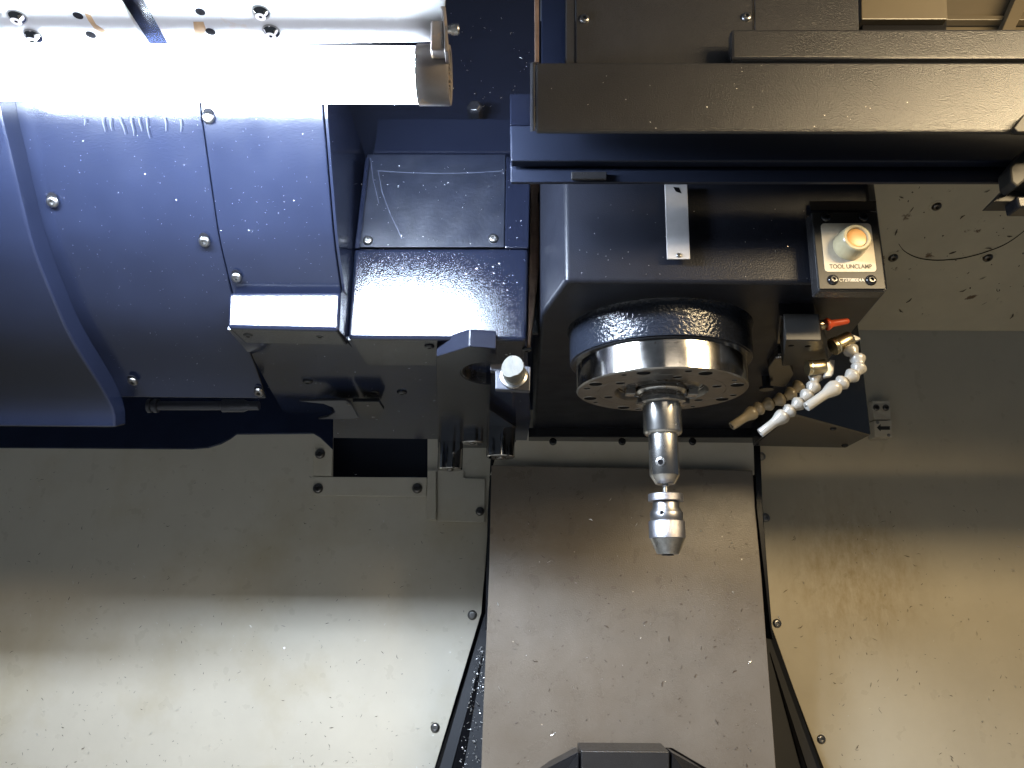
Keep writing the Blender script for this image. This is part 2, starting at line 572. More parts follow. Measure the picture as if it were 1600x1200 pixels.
URN = Vector((0, -0.42, -0.907)).normalized()
bm = bmesh.new()
prism(bm, [UR(1300, 516), UR(1900, 519), UR(1900, 215), UR(1300, 215)], -URN * 0.004)
obj('sheet', bm, M['rusty_white'], ur, bevel=0.0015)
for x, y in ((1463, 322), (1395, 402), (1543, 402)):
    p = UR(x, y)
    disc(ur, p - URN * 0.0005, URN, 11.5 * mpp(x, y, p.y), M['rusty_white'], 'countersink', h=0.0016)
    screw(ur, p + URN * 0.0010, URN, 7.5 * mpp(x, y, p.y), SCREW_DARK)
bm = bmesh.new()
arc = []
for i in range(33):
    t = i / 32
    pts_ = [(1404, 380), (1414, 392), (1435, 402), (1465, 405.5), (1505, 402), (1545, 391), (1575, 378), (1604, 356), (1625, 330)]
    k = t * (len(pts_) - 1)
    i0 = min(int(k), len(pts_) - 2)
    f = k - i0
    pm = [pts_[max(0, min(len(pts_) - 1, i0 + d))] for d in (-1, 0, 1, 2)]

    def cr(a, b, c, d, f):
        return 0.5 * (2 * b + (c - a) * f + (2 * a - 5 * b + 4 * c - d) * f * f + (3 * b - a - 3 * c + d) * f ** 3)
    arc.append((cr(pm[0][0], pm[1][0], pm[2][0], pm[3][0], f), cr(pm[0][1], pm[1][1], pm[2][1], pm[3][1], f)))
outer = [UR(x, y + 1.6) + URN * 0.0006 for x, y in arc]
inner = [UR(x, y) + URN * 0.0006 for x, y in arc]
for i in range(32):
    ruled(bm, [inner[i], inner[i + 1], outer[i + 1], outer[i]])
obj('round_seam', bm, M['void'], ur)

# ================================================================ UPPER LEFT: CEILING SHEET AND LAMP
ZC = 0.478
cp = thing('ceiling_panel', 'white stained ceiling panel with chrome screws above the bright lamp tube', 'panel', PZ(350, 40, ZC))
UP = Vector((0, 0, 1))
DN = Vector((0, 0, -1))


def ceil_pt(x, y):
    return PZ(x, y, ZC)


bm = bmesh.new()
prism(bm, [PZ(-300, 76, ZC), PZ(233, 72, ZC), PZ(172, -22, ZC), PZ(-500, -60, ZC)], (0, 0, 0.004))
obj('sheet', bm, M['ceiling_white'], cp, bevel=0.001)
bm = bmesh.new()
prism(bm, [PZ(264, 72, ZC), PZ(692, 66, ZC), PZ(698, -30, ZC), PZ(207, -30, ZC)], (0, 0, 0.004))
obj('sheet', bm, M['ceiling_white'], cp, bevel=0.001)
bm = bmesh.new()
prism(bm, [PZ(200, 80, ZC + 0.012), PZ(300, 80, ZC + 0.012), PZ(240, -40, ZC + 0.012), PZ(140, -40, ZC + 0.012)], (0, 0, 0.004))
obj('dark_strip', bm, M['navy'], cp)
for x, y, me in ((27, 25, SCREW), (52, 55, SCREW), (408, 18, SCREW), (424, 48, SCREW)):
    p = ceil_pt(x, y)
    screw(cp, p, DN, 14 * mpp(x, y, p.y), M and screw_mesh('dome_screw', M['chrome'], 0.75, 0.2) if x == 27 else bpy.data.meshes['dome_screw'])
for x, y in ((122, 24), (142, 54), (313, 18), (329, 49)):
    p = ceil_pt(x, y)
    disc(cp, p + DN * 0.0002, DN, 7.5 * mpp(x, y, p.y), M['void'], 'hole', h=0.0004)
# dried rust run marks with shapes of their own
for pts in ([(132, 20), (142, 24), (150, 38), (165, 48), (160, 52), (147, 44), (138, 32)],
            [(302, 34), (318, 34), (322, 46), (316, 58), (304, 52)],
            [(213, 66), (226, 66), (232, 71), (210, 71)], [(265, 66), (280, 66), (284, 71), (263, 71)]):
    bm = bmesh.new()
    prism(bm, [ceil_pt(x, y) + DN * 0.0002 for x, y in pts], (0, 0, 0.0002))
    obj('rust_mark', bm, M['stain_brown'], cp)

# lamp tube
TD = 0.583
ctr = P(400, 115.5, TD)
TZ = ctr.z
wl = thing('work_lamp', 'long glowing white tube lamp under the ceiling at upper left, brown grey end cap', 'lamp', (-0.25, TD, TZ))
x0, x1 = P(-270, 117, TD).x, P(658, 117, TD).x
TRAD = 42.5 * mpp(400, 117, TD)
bm = bmesh.new()
# angle measured round +X: 0 = -Z ... ; lit over the lower and rear part, frosted back over the top
SEG = 48
ax = []
for i in range(SEG + 1):
    a = R(-124) + R(248) * i / SEG
    # direction: start pointing down-forward
    a2 = R(-64) + a
    ax.append((math.cos(a2), math.sin(a2)))
# lit part centred on the direction towards lower back
for i in range(SEG):
    (c0, s0), (c1, s1) = ax[i], ax[i + 1]
    ruled(bm, [(x0, TD + TRAD * c0, TZ + TRAD * s0), (x1, TD + TRAD * c0, TZ + TRAD * s0),
               (x1, TD + TRAD * c1, TZ + TRAD * s1), (x0, TD + TRAD * c1, TZ + TRAD * s1)])
lit = obj('glass_tube', bm, M['lit'], wl, smooth=60)
bm = bmesh.new()
N2 = 24
for i in range(N2):
    aa = R(60) + R(112) * i / N2
    ab = R(60) + R(112) * (i + 1) / N2
    ruled(bm, [(x0, TD + TRAD * math.cos(aa), TZ + TRAD * math.sin(aa)), (x1, TD + TRAD * math.cos(aa), TZ + TRAD * math.sin(aa)),
               (x1, TD + TRAD * math.cos(ab), TZ + TRAD * math.sin(ab)), (x0, TD + TRAD * math.cos(ab), TZ + TRAD * math.sin(ab))])
obj('reflector_back', bm, M['tube_back'], wl, smooth=60)
cx0, cx1 = P(653, 117, TD).x, P(704, 117, TD).x
CR_ = TRAD * 1.07
bm = bmesh.new()
lathe(bm, [(TRAD * 0.98, 0.0), (CR_ * 0.98, 0.0), (CR_, 0.0012), (CR_, (cx1 - cx0) - 0.002), (CR_ * 0.97, cx1 - cx0), (CR_ * 0.84, cx1 - cx0),
           (CR_ * 0.80, cx1 - cx0 - 0.004), (0, cx1 - cx0 - 0.004)], (1, 0, 0), (cx0, TD, TZ), 64)
cap = obj('end_cap', bm, M['cap'], wl, smooth=35)
for i in range(16):
    a = i * 2 * math.pi / 16
    bm = bmesh.new()
    cy, cz = math.cos(a), math.sin(a)
    r0, r1 = CR_ * 0.45, CR_ * 0.80
    t = Vector((0, -cz, cy)) * 0.0011
    o_ = Vector((cx1 - 0.0042, TD, TZ))
    prism(bm, [o_ + Vector((0, cy, cz)) * r0 - t, o_ + Vector((0, cy, cz)) * r1 - t, o_ + Vector((0, cy, cz)) * r1 + t, o_ + Vector((0, cy, cz)) * r0 + t],
          (0.0032, 0, 0))
    obj('rib', bm, M['cap'], cap)
# clamp lug, strap and bolt on top of the cap
bm = bmesh.new()
LD = 0.545
prism(bm, [P(672, 78, LD), P(695, 78, LD), P(694, 31, LD), P(673, 31, LD)], (0, 0.012, 0))
obj('clamp_lug', bm, M['cap'], wl, bevel=0.002, seg=3)
bm = bmesh.new()
prism(bm, [P(694, 80, LD - 0.002), P(701, 80, LD - 0.002), P(698, 40, LD - 0.002), P(696, 10, LD - 0.002), P(686, -4, LD - 0.002), P(684, 2, LD - 0.002),
           P(691, 16, LD - 0.002), P(693, 40, LD - 0.002)], (0, 0.016, 0))
obj('clamp_strap', bm, M['cap'], wl, bevel=0.001)
p = P(700, 46, LD)
bm = bmesh.new()
lathe(bm, [(0, 0), (0.0036, 0), (0.0036, 0.003), (0.0046, 0.003), (0.0046, 0.0085), (0.0036, 0.0095), (0, 0.0095)], (1, 0, 0), p, 12)
obj('bolt', bm, M['steel'], wl, smooth=30)

# ================================================================ TOOL MAGAZINE (drum cover)
prof_px = [(120, None)]
DRUM = [(30, .706, None), (60, .712, None), (130, .729, None), (170, .740, .521), (300, .796, .4446), (381, .834, .398), (447, .879, .364), (510, .926, .328), (565, .987, .299),
        (612, 1.045, .272), (650, 1.078, .245)]


def elev(py):
    return PITCH + math.atan((600 - py) / FPX)


_PD = [(py, (D if Z is None else D)) for py, D, Z in DRUM]


def drum_D(py):
    for (a, da), (b, db) in zip(_PD, _PD[1:]):
        if a <= py <= b:
            return da + (db - da) * (py - a) / (b - a)
    return _PD[0][1] if py < _PD[0][0] else _PD[-1][1]


def drum_prof(y0, y1, n=28, off=0.0):
    """list of (D, Z) points down the profile"""
    raw = []
    for i in range(n + 1):
        py = y0 + (y1 - y0) * i / n
        # smooth interpolation of depth
        D = sum(drum_D(py + d) for d in (-24, -12, 0, 12, 24)) / 5
        raw.append((D, D * math.tan(elev(py))))
    out = []
    for i, (D, Z) in enumerate(raw):
        a, b = raw[max(0, i - 1)], raw[min(n, i + 1)]
        t = Vector((b[0] - a[0], b[1] - a[1])).normalized()
        nn = Vector((t.y, -t.x))
        if nn.x > 0:
            nn = -nn
        out.append((D + nn.x * off, Z + nn.y * off))
    return out


def drum_pt(px, py):
    D = sum(drum_D(py + d) for d in (-24, -12, 0, 12, 24)) / 5
    D2 = sum(drum_D(py + 4 + d) for d in (-24, -12, 0, 12, 24)) / 5
    p, q = P(px, py, D), P(px, py + 4, D2)
    t = (q - p)
    t.x = 0
    t.normalize()
    n = Vector((0, t.z, -t.y))
    if n.y > 0:
        n = -n
    return p, n


def drum_sheet(bm, X0, X1, prof, th):
    """sheet of thickness th (inwards) along the profile"""
    n = len(prof)
    inner = []
    for i, (D, Z) in enumerate(prof):
        a, b = prof[max(0, i - 1)], prof[min(n - 1, i + 1)]
        t = Vector((b[0] - a[0], b[1] - a[1])).normalized()
        nn = Vector((t.y, -t.x))
        if nn.x > 0:
            nn = -nn
        inner.append((D - nn.x * th, Z - nn.y * th))
    loop = prof + inner[::-1]
    loft(bm, [(X0, d, z) for d, z in loop], [(X1, d, z) for d, z in loop])


XS, XM, XR = -0.5525, -0.3480, -0.2125
mg = thing('tool_magazine', 'big curved navy drum cover of the tool magazine under the lamp tube', 'tool magazine', (-0.5, 0.95, 0.25))
bm = bmesh.new()
drum_sheet(bm, XS - 0.012, XM - 0.0006, drum_prof(60, 626), 0.004)
obj('cover_sheet', bm, M['navy'], mg, bevel=0.0012, smooth=30)
bm = bmesh.new()
drum_sheet(bm, XM + 0.0006, XR, drum_prof(60, 468), 0.004)
obj('end_sheet', bm, M['navy'], mg, bevel=0.0012, smooth=30)
bm = bmesh.new()
drum_sheet(bm, -1.45, XS, drum_prof(60, 668, off=0.029), 0.031)
obj('raised_sheet', bm, M['navy'], mg, bevel=0.0025, smooth=30)
for x, y, me, r in ((83, 315, SCREW, 9.5), (326, 184, SCREW, 9.5), (320, 377, SCREW, 9), (370, 433, SCREW, 8.5), (208, 595, SCREW_DARK, 8), (405, 612, SCREW_DARK, 8)):
    p, n = drum_pt(x, y)
    screw(mg, p + n * 0.0008, n, r * mpp(x, y, p.y), me)
    slot(mg, p + n * 0.0001, n, r * 0.8 * mpp(x, y, p.y), L=1.9)
M['drip'] = mat('dull_oil_drip', (0.006, 0.0075, 0.016), 0.55, spec=0.3)
for x, ya, yb, lean in ((132, 186, 196, 1), (160, 183, 206, 4), (171, 184, 204, 4), (187, 184, 210, 9), (205, 184, 212, 4), (217, 184, 205, 4), (228, 184, 216, 6), (257, 183, 205, 3),
                        (282, 186, 206, 1)):
    bm = bmesh.new()
    w0 = 1.3
    L_, R_ = [], []
    for i in range(5):
        t = i / 4
        y = ya + (yb - ya) * t
        xc = x + lean * t + 0.8 * math.sin(5 * t + x)
        ww = w0 * (1 - 0.55 * t)
        for side, lst in ((-1, L_), (1, R_)):
            p, n = drum_pt(xc + side * ww, y)
            lst.append(p + n * 0.0005)
    for i in range(4):
        ruled(bm, [L_[i], R_[i], R_[i + 1], L_[i + 1]])
    obj('oil_drip', bm, M['drip'], mg)
# back plate hanging behind the drum with a rounded lower corner
bm = bmesh.new()
pts = [(-420, 560), (-420, 699), (0, 700), (300, 702), (325, 700), (345, 694), (360, 686), (369, 679), (490, 678), (500, 684), (520, 703), (521, 560)]
prism(bm, quadP(pts, 1.34), (0, 0.004, 0))
obj('back_plate', bm, M['navy_deep'], mg, bevel=0.002)
# chain roller seen under the cover
bm = bmesh.new()
a, b = P(232, 634, 1.16), P(405, 634, 1.16)
k = mpp(300, 634, 1.16)
L = (b - a).length
lathe(bm, [(0, 0), (11 * k, 0), (11 * k, 5 * k), (8 * k, 5.5 * k), (8 * k, 9 * k), (11 * k, 9.5 * k), (11 * k, 15 * k), (7 * k, 16 * k), (7 * k, 0.66 * L),
           (10 * k, 0.67 * L), (10 * k, 0.86 * L), (7 * k, 0.9 * L), (7 * k, L), (0, L)], b - a, a, 32)
obj('chain_roller', bm, M['plate_grey'], mg, smooth=30)

# ================================================================ TOOL CHANGER HOUSING
ZU = 0.3057
hs = thing('changer_housing', 'navy tool changer housing with scratched access plate, right of the drum', 'housing', P(690, 531, 0.914))
DH = 0.914
# wide back sheet above
bm = bmesh.new()
prism(bm, quadP([(470, -60), (846, -60), (840, 200), (800, 260), (560, 260), (500, 200)], 1.035), (0, 0.004, 0))
obj('upper_back_sheet', bm, M['navy'], hs)
# side cheek from the drum edge back to the recess
bm = bmesh.new()
prf = drum_prof(60, 457)
prism(bm, [(XR + 0.002, d, z) for d, z in prf] + [(XR + 0.002, DH + 0.13, prf[-1][1]), (XR + 0.002, DH + 0.13, prf[0][1])], (0.003, 0, 0))
obj('side_cheek', bm, M['navy'], hs)
# ledge
bm = bmesh.new()
loft(bm, [P(590, 184, 0.955), P(806, 185, 0.955), P(806, 239, 0.955), P(582, 239, 0.955)],
     [P(590, 184, 0.955) + Vector((0, .09, 0.01)), P(806, 185, 0.955) + Vector((0, .09, 0.01)), P(806, 239, 0.955) + Vector((0, .09, 0)), P(582, 239, 0.955) + Vector((0, .09, 0))])
obj('ledge', bm, M['navy'], hs, bevel=0.0025, seg=3)
# front block below the access plate
bm = bmesh.new()
prism(bm, quadP([(553, 388), (826, 388), (823, 532), (543, 529)], DH), (0, 0.12, 0))
obj('front_sheet', bm, M['navy_grain'], hs, bevel=0.005, seg=5)
bm = bmesh.new()
prism(bm, quadP([(791, 244), (829, 244), (826.2, 387.6), (788.5, 387.6)], DH), (0, 0.12, 0))
obj('right_post', bm, M['navy_grain'], hs, bevel=0.002, seg=3)
bm = bmesh.new()
prism(bm, quadP([(571, 246), (577, 246), (562, 387.4), (553.5, 387.4)], DH + 0.001), (0, 0.12, 0))
obj('left_flange', bm, M['navy'], hs, bevel=0.0015)
bm = bmesh.new()
prism(bm, quadP([(574, 241), (790, 241), (787.5, 386), (563, 386)], DH + 0.009), (0, 0.003, 0))
ap = obj('access_plate', bm, M['navy'], hs, bevel=0.0008)
M['navy_dull'] = mat('scratched_navy_plate', (0.0052, 0.0066, 0.012), 0.36, bump=(220, 0.35, 0.0006), mott=(45, 0.25), rough_var=0.06, spec=0.35)
ap.data.materials[0] = M['navy_dull']
for x, y in ((575, 376), (771, 373)):
    screw(hs, P(x, y, DH + 0.009), FWD, 8 * mpp(x, y, DH))
# scratch marks on the plate (worn grooves)
M['scratch'] = mat('bare_scratch', (0.03, 0.036, 0.055), 0.5)
for pts in ([(590, 267), (640, 270), (690, 271), (740, 270), (786, 267)], [(591, 268), (597, 300), (610, 335), (622, 360), (628, 373)], [(579, 247), (583, 280), (592, 318)]):
    bm = bmesh.new()
    for (xa, ya), (xb, yb) in zip(pts, pts[1:]):
        dx, dy = xb - xa, yb - ya
        l = math.hypot(dx, dy)
        ox, oy = -dy / l * 0.42, dx / l * 0.42
        ruled(bm, quadP([(xa - ox, ya - oy), (xb - ox, yb - oy), (xb + ox, yb + oy), (xa + ox, ya + oy)], DH + 0.0086))
    obj('scratch', bm, M['scratch'], hs)
# pipe plug on the upper sheet
p = P(742, 172, 0.99)
bm = bmesh.new()
lathe(bm, [(0.0, 0.05), (0.011, 0.05), (0.012, 0.0), (0.012, -0.008), (0.008, -0.012), (0.0, -0.012)], BACK, p, 6)
pl = obj('hex_plug', bm, M['black_smooth'], hs, bevel=0.001)
# bracket box below the drum's end sheet
bm = bmesh.new()
bpts = [(357, 456.5), (532, 456.5), (529, 517), (355, 513)]
fd = 0.876
prism(bm, quadP(bpts, fd), (0, 0.06, 0))
obj('bracket_box', bm, M['navy_grain'], hs, bevel=0.005, seg=5)
# chamfer between bracket box and housing
bm = bmesh.new()
A = [P(532.5, 458, fd + 0.001), P(529.8, 517, fd + 0.001), P(542, 529, DH + .001), P(552, 400, DH + .001)]
prism(bm, A, (0, 0.05, 0))
obj('chamfer_sheet', bm, M['navy'], hs, bevel=0.0015)
# glossy underside plate
bm = bmesh.new()
up = [PZ(356, 515, ZU), PZ(529, 518.5, ZU), PZ(544, 531, ZU), PZ(823, 534, ZU), PZ(829, 655, ZU), PZ(823, 688, ZU), PZ(520, 684, ZU), PZ(440, 640, ZU), PZ(396, 560, ZU)]
prism(bm, up, (0, 0, 0.004))
obj('underside_plate', bm, M['navy_deep'], hs)
for x, y in ((388, 522), (500, 523), (671, 540), (481, 595), (585, 612), (628, 612), (823, 545)):
    p = PZ(x, y, ZU)
    screw(hs, p, DN, 8 * mpp(x, y, p.y), SCREW_BLACK)

# gripper put in for a reflection in the housing's underside
gr = thing('reflection_fork', 'small dark forked gripper put in for a reflection under the housing behind the drum', 'silhouette', P(545, 640, 1.12))
bm = bmesh.new()
prism(bm, [PZ(x, y, 0.286) for x, y in ((467, 627), (540, 626), (548, 630), (560, 653), (548, 655), (497, 655), (514, 651), (524, 644), (520, 637), (505, 631))], (0, 0, 0.004))
obj('fork', bm, M['plate_grey'], gr, bevel=0.0008)
bm = bmesh.new()
prism(bm, [PZ(x, y, 0.285) for x, y in ((551, 628), (592, 628), (600, 640), (594, 655), (580, 655), (566, 652))], (0, 0, 0.006))
obj('body', bm, M['black_smooth'], gr, bevel=0.001)
for x, y in ((545, 631), (575, 633), (583, 651), (535, 656)):
    screw(gr, PZ(x, y, 0.2855), DN, 0.0035, SCREW_DARK)

# ================================================================ TOOL CHANGE ARM
ZA = 0.289
HA = 0.023
ar = thing('change_arm', 'dark tool change arm with chamfered nose and round bore jaw, hung rods', 'tool change arm', PZ(730, 600, ZA))
bm = bmesh.new()
out = [(682, 557), (733, 541.5), (775, 544.5), (776, 562)]
bc = PZ(764, 586, ZA)
n0, n1 = PZ(768, 566, ZA), PZ(767, 601, ZA)
pts = [PZ(x, y, ZA) for x, y in out]
# bore: arc through the left side of the hole
bl = PZ(720, 583, ZA)
rad = (n0 - n1).length / 2
mid = (n0 + n1) / 2
rx = (mid - bl).length
for i in range(1, 18):
    a = math.pi * i / 18
    pts.append(mid + (n0 - mid) * math.cos(a) + (bl - mid) * math.sin(a))
pts += [n1, PZ(765, 640, ZA), PZ(806, 668, ZA), PZ(806, 682, ZA), PZ(766, 700, ZA), PZ(684, 700, ZA)]
prism(bm, pts, (0, 0, HA))
M['arm'] = mat('oily_black_arm', (0.0095, 0.0108, 0.0170), 0.17, bump=(60, 0.1, 0.0012), spec=0.4)
obj('arm_plate', bm, M['arm'], ar, bevel=0.0012)
# bright bushing inside the bore
bm = bmesh.new()
th = 0.002
arcI = [mid + ((n0 - mid) * math.cos(math.pi * i / 18) + (bl - mid) * math.sin(math.pi * i / 18)) * 0.985 for i in range(1, 18)]
arcO = [mid + ((n0 - mid) * math.cos(math.pi * i / 18) + (bl - mid) * math.sin(math.pi * i / 18)) * 0.955 for i in range(1, 18)]
for i in range(16):
    for z0, z1 in ((0.0015, 0.010), (0.011, 0.022)):
        loft(bm, [arcI[i] + UP * z0, arcI[i + 1] + UP * z0, arcO[i + 1] + UP * z0, arcO[i] + UP * z0],
             [arcI[i] + UP * z1, arcI[i + 1] + UP * z1, arcO[i + 1] + UP * z1, arcO[i] + UP * z1])
obj('bushing', bm, M['dark_steel'], ar)
for (x, ybot, D, rp_, ztop, nm) in ((703, 738, 1.52, 19.5, ZA, 'rod'), (782, 719, 1.375, 22.5, ZA, 'rod'), (738, 697, 1.44, 17.0, ZA, 'rod')):
    p = P(x, ybot - 4, D)
    k = mpp(x, ybot, D)
    r = rp_ * k
    h = ztop - p.z
    bm = bmesh.new()
    lathe(bm, [(0, 0.002), (r * 0.35, 0.002), (r * 0.36, 0.0), (r * 0.93, 0.0), (r, 0.0015), (r, h), (0, h)], UP, p, 48)
    obj(nm, bm, M['chrome'], ar, smooth=35)
    screw(ar, p + Vector((0, 0, 0.001)), DN, r * 0.3, SCREW_DARK)

# stop plate with nylon plug
st = thing('stop_plug', 'pale round nylon plug on a square steel plate beside the arm jaw', 'stop', P(802, 590, 0.93))
bm = bmesh.new()
prism(bm, [P(766, 569, .935), P(786, 568, .935), P(818, 571, .935), P(829, 573, .935), P(828, 611, .935), P(774, 608, .935), P(774, 580, .935), P(766, 579, .935)], (0, 0.012, 0))
obj('base_plate', bm, M['plate_grey'], st, bevel=0.0012)
p = P(803, 584, 0.934)
k = mpp(803, 584, 0.92)
axp = Vector((-0.02, -0.75, -0.55))
axp = Vector((-0.05, -0.90, 0.10)).normalized()
bm = bmesh.new()
r = 18 * k
lathe(bm, [(0, 0), (r * 1.0, 0), (r * 1.02, 0.004), (r * 0.86, 0.007), (r * 0.86, 0.012), (r, 0.016), (r, 0.032), (r * 0.93, 0.034), (0, 0.034)],
      axp, p + Vector((0, 0, -0.003)), 40)
cut = p + Vector((-0.006, -0.034, 0))
bmesh.ops.remove_doubles(bm, verts=bm.verts, dist=1e-6)
# a flat ground off the left third of the cap
bmesh.ops.bisect_plane(bm, geom=bm.verts[:] + bm.edges[:] + bm.faces[:], plane_co=p + axp * 0.031 + Vector((-0.004, 0, 0)),
                       plane_no=Vector((-0.62, -0.78, 0.05)), clear_outer=True)
bmesh.ops.holes_fill(bm, edges=bm.edges[:], sides=0)
obj('plug', bm, M['nylon'], st, smooth=25)
bm = bmesh.new()
lathe(bm, [(r * 1.0, 0.0), (r * 1.2, 0.0), (r * 1.2, 0.004), (r * 1.0, 0.005)], axp, p + Vector((0, 0, -0.003)), 40)
obj('collar', bm, M['steel'], st, smooth=35)

# ================================================================ SPINDLE HEAD
ZH = 0.335
DF = 0.79
sh = thing('spindle_head', 'black spindle head casting with round nose, above the drill chuck', 'spindle head', (0.19, 0.96, ZH))
# housing: front face with rounded left corner, bottom with chamfered left corner
base = [PZ(883, 440.5, ZH), PZ(1374, 443.6, ZH), PZ(1387, 456, ZH), PZ(1344, 506, ZH), PZ(1272, 592, ZH), PZ(1190, 690, ZH), PZ(832, 690, ZH), PZ(845, 493, ZH)]
bm = bmesh.new()
prism(bm, base, (0, 0, 0.26))
obj('housing', bm, M['head'], sh, bevel=0.005, seg=4)
# nose
AX, AD = 0.1927, 0.96


def sp(prof, name, m_, parent, seg=96, smooth=35):
    bm_ = bmesh.new()
    lathe(bm_, prof, (0, 0, 1), (AX, AD, 0), seg)
    return obj(name, bm_, m_, parent, smooth=smooth)


sp([(0, .290), (.1165, .290), (.1172, .2925), (.1172, .329), (.1185, .332), (.1205, .3352), (0, .3352)], 'nose_casting', M['hammered'], sh)
sp([(.100, .2905), (.1145, .2905), (.1145, .2893), (.1140, .2885), (.100, .2885)], 'nose_lip', M['black_smooth'], sh)
RF = 0.109
ZF = 0.252
ring = sp([(.085, .2886), (RF, .2886), (RF, ZF + .0018), (RF - .0016, ZF), (.0815, ZF), (.0812, ZF + .0006), (.0808, ZF), (.0600, ZF), (.0560, ZF + .006),
           (.0555, ZF + .011), (.0, ZF + .011)], 'nose_ring', [M['ring']], sh)
# separate face material on the underside
ring.data.materials.append(M['face_steel'])
for pgn in ring.data.polygons:
    if pgn.normal.z < -0.4:
        pgn.material_index = 1
for i in range(8):
    a = R(22 + 45 * i)
    hole(ring, (AX + .0955 * math.cos(a), AD + .0955 * math.sin(a), ZF), DN, .0083)
for i in range(8):
    a = R(8 + 45 * i)
    hole(ring, (AX + .098 * math.cos(a), AD + .098 * math.sin(a), ZF), DN, .0030 if i % 2 else .0042, 'dowel_hole')
for i in range(6):
    a = R(35 + 60 * i)
    hole(ring, (AX + .0710 * math.cos(a), AD + .0710 * math.sin(a), ZF), DN, .0055)
sp([(0.0, ZF + .0108), (.054, ZF + .0108), (.054, ZF + .0095), (.044, ZF + .004), (.036, ZF + .003), (.034, ZF + .003), (.030, ZF + .010), (0, ZF + .010)],
   'spindle_face', M['dark_steel'], sh)
for s in (-1, 1):
    bm = bmesh.new()
    x0_, x1_ = AX + s * .034, AX + s * .0465
    prism(bm, [(x0_, AD - .0075, ZF + .006), (x1_, AD - .0075, ZF + .006), (x1_, AD + .0075, ZF + .006), (x0_, AD + .0075, ZF + .006)], (0, 0, -.011))
    obj('drive_key', bm, M['steel'], sh, bevel=0.001)
# metal strip on the front
bm = bmesh.new()
prism(bm, quadP([(1038.6, 288), (1074, 288), (1078.5, 404.7), (1042.6, 404.7)], DF - 0.0045), (0, 0.0022, 0))
msf = obj('metal_strip', bm, M['strip'], sh, bevel=0.0005)
screw(sh, P(1060.5, 399, DF - 0.0045), FWD, 4 * mpp(1060, 399, DF))
bm = bmesh.new()
prism(bm, quadP([(1052, 292), (1061, 293), (1065, 302), (1056, 299)], DF - 0.0048), (0, 0.0003, 0))
obj('torn_notch', bm, M['void'], sh)
# black seam with bolts at the rear lower edge
bm = bmesh.new()
prism(bm, [PZ(826, 683, ZH - 0.02), PZ(1196, 684, ZH - 0.02), PZ(1196, 694, ZH - 0.02), PZ(826, 692, ZH - 0.02)], (0, 0, 0.02))
obj('rear_seal', bm, M['black_smooth'], sh, bevel=0.001)
for x in (864, 972, 1082):
    screw(sh, P(x, 690, 1.58), FWD, 0.008, SCREW_BLACK)

# ---- tool holder
def zs(y, r=0.0):
    return (AD - r) * math.tan(elev(y))


th_ = thing('tool_holder', 'polished steel side lock tool holder hanging from the spindle nose', 'tool holder', (AX, AD, zs(700)))
sp([(0, ZF + .008), (.029, ZF + .008), (.0325, ZF + .004), (.0325, ZF - .0005), (.0285, ZF - .004), (.0285, ZF - .008), (.0327, ZF - .0115), (.0327, ZF - .0165),
    (.0305, ZF - .0175), (.0250, ZF - .0175), (0, ZF - .0175)], 'flange', M['steel'], th_)
zb = ZF - .0174
sp([(0, zb), (.0244, zb), (.0244, zs(667, .024)), (.0238, zs(669, .024)), (.0225, zs(672, .02)), (.0186, zs(673.5, .0186)), (.0186, zs(737, .0186)),
    (.0180, zs(738.5, .018)), (.0121, zs(752, .012)), (.0112, zs(752.6, .012)), (.0055, zs(753.2, .006)), (0, zs(753.2, .006))], 'shank_body', M['steel'], th_)
ps = P(1031.5, 721.5, AD - .0184)
dirn = Vector((ps.x - AX, ps.y - AD, 0)).normalized()
p0 = Vector((AX, AD, ps.z)) + dirn * .0183
bm = bmesh.new()
lathe(bm, [(.0062, -.001), (.0060, .0006), (.0054, .0007), (.0052, -.0001)], dirn, p0, 28, 0)
lathe(bm, [(.0052, -.0001), (.0045, .0003)], dirn, p0, 28, 1)
lathe(bm, [(.0048, .0003), (.0035, .0004)], dirn, p0, 28, 0)
lathe(bm, [(.0035, .0005), (0, .0003)], dirn, p0, 6, 1)
obj('set_screw', bm, [M['dark_steel'], M['void'], M['steel']], th_)
for a in (R(200), R(340)):
    bm = bmesh.new()
    c = Vector((AX + .031 * math.cos(a), AD + .031 * math.sin(a), ZF - .0145))
    prism(bm, [c + Vector((-.004, -.004, -.004)), c + Vector((.004, -.004, -.004)), c + Vector((.004, .004, -.004)), c + Vector((-.004, .004, -.004))], (0, 0, .007))
    obj('flange_key', bm, M['dark_steel'], th_, bevel=0.0008)

# ---- drill chuck
dc = thing('drill_chuck', 'keyless steel drill chuck with knurled sleeve held in the tool holder', 'drill chuck', (AX, AD, zs(815)))
sp([(0, zs(750)), (.0042, zs(750)), (.0042, zs(757)), (.0034, zs(758)), (.0034, zs(768)), (0, zs(768))], 'arbor', M['steel'], dc, 40)
sp([(0, zs(766.5, .0217)), (.0210, zs(766.5, .0217)), (.0217, zs(767.5, .0217)), (.0217, zs(777.5, .0217)), (.0212, zs(778.2, .0217)), (0, zs(778.2, .0217))], 'hand_ring',
   M['knurl'], dc)
sp([(0, zs(778, .016)), (.0160, zs(778, .016)), (.0163, zs(781, .016)), (.0163, zs(789, .0163)), (.0198, zs(796, .02)), (.0202, zs(797.5, .02)), (.0202, zs(808.5, .02)),
    (.0195, zs(810, .02)), (0, zs(810, .02))], 'body', M['satin'], dc)
sp([(0, zs(809.5, .022)), (.0215, zs(809.8, .022)), (.0221, zs(811, .022)), (.0221, zs(836.5, .022)), (.0215, zs(837.5, .022)), (0, zs(838, .022))], 'knurled_sleeve', M['knurl'], dc)
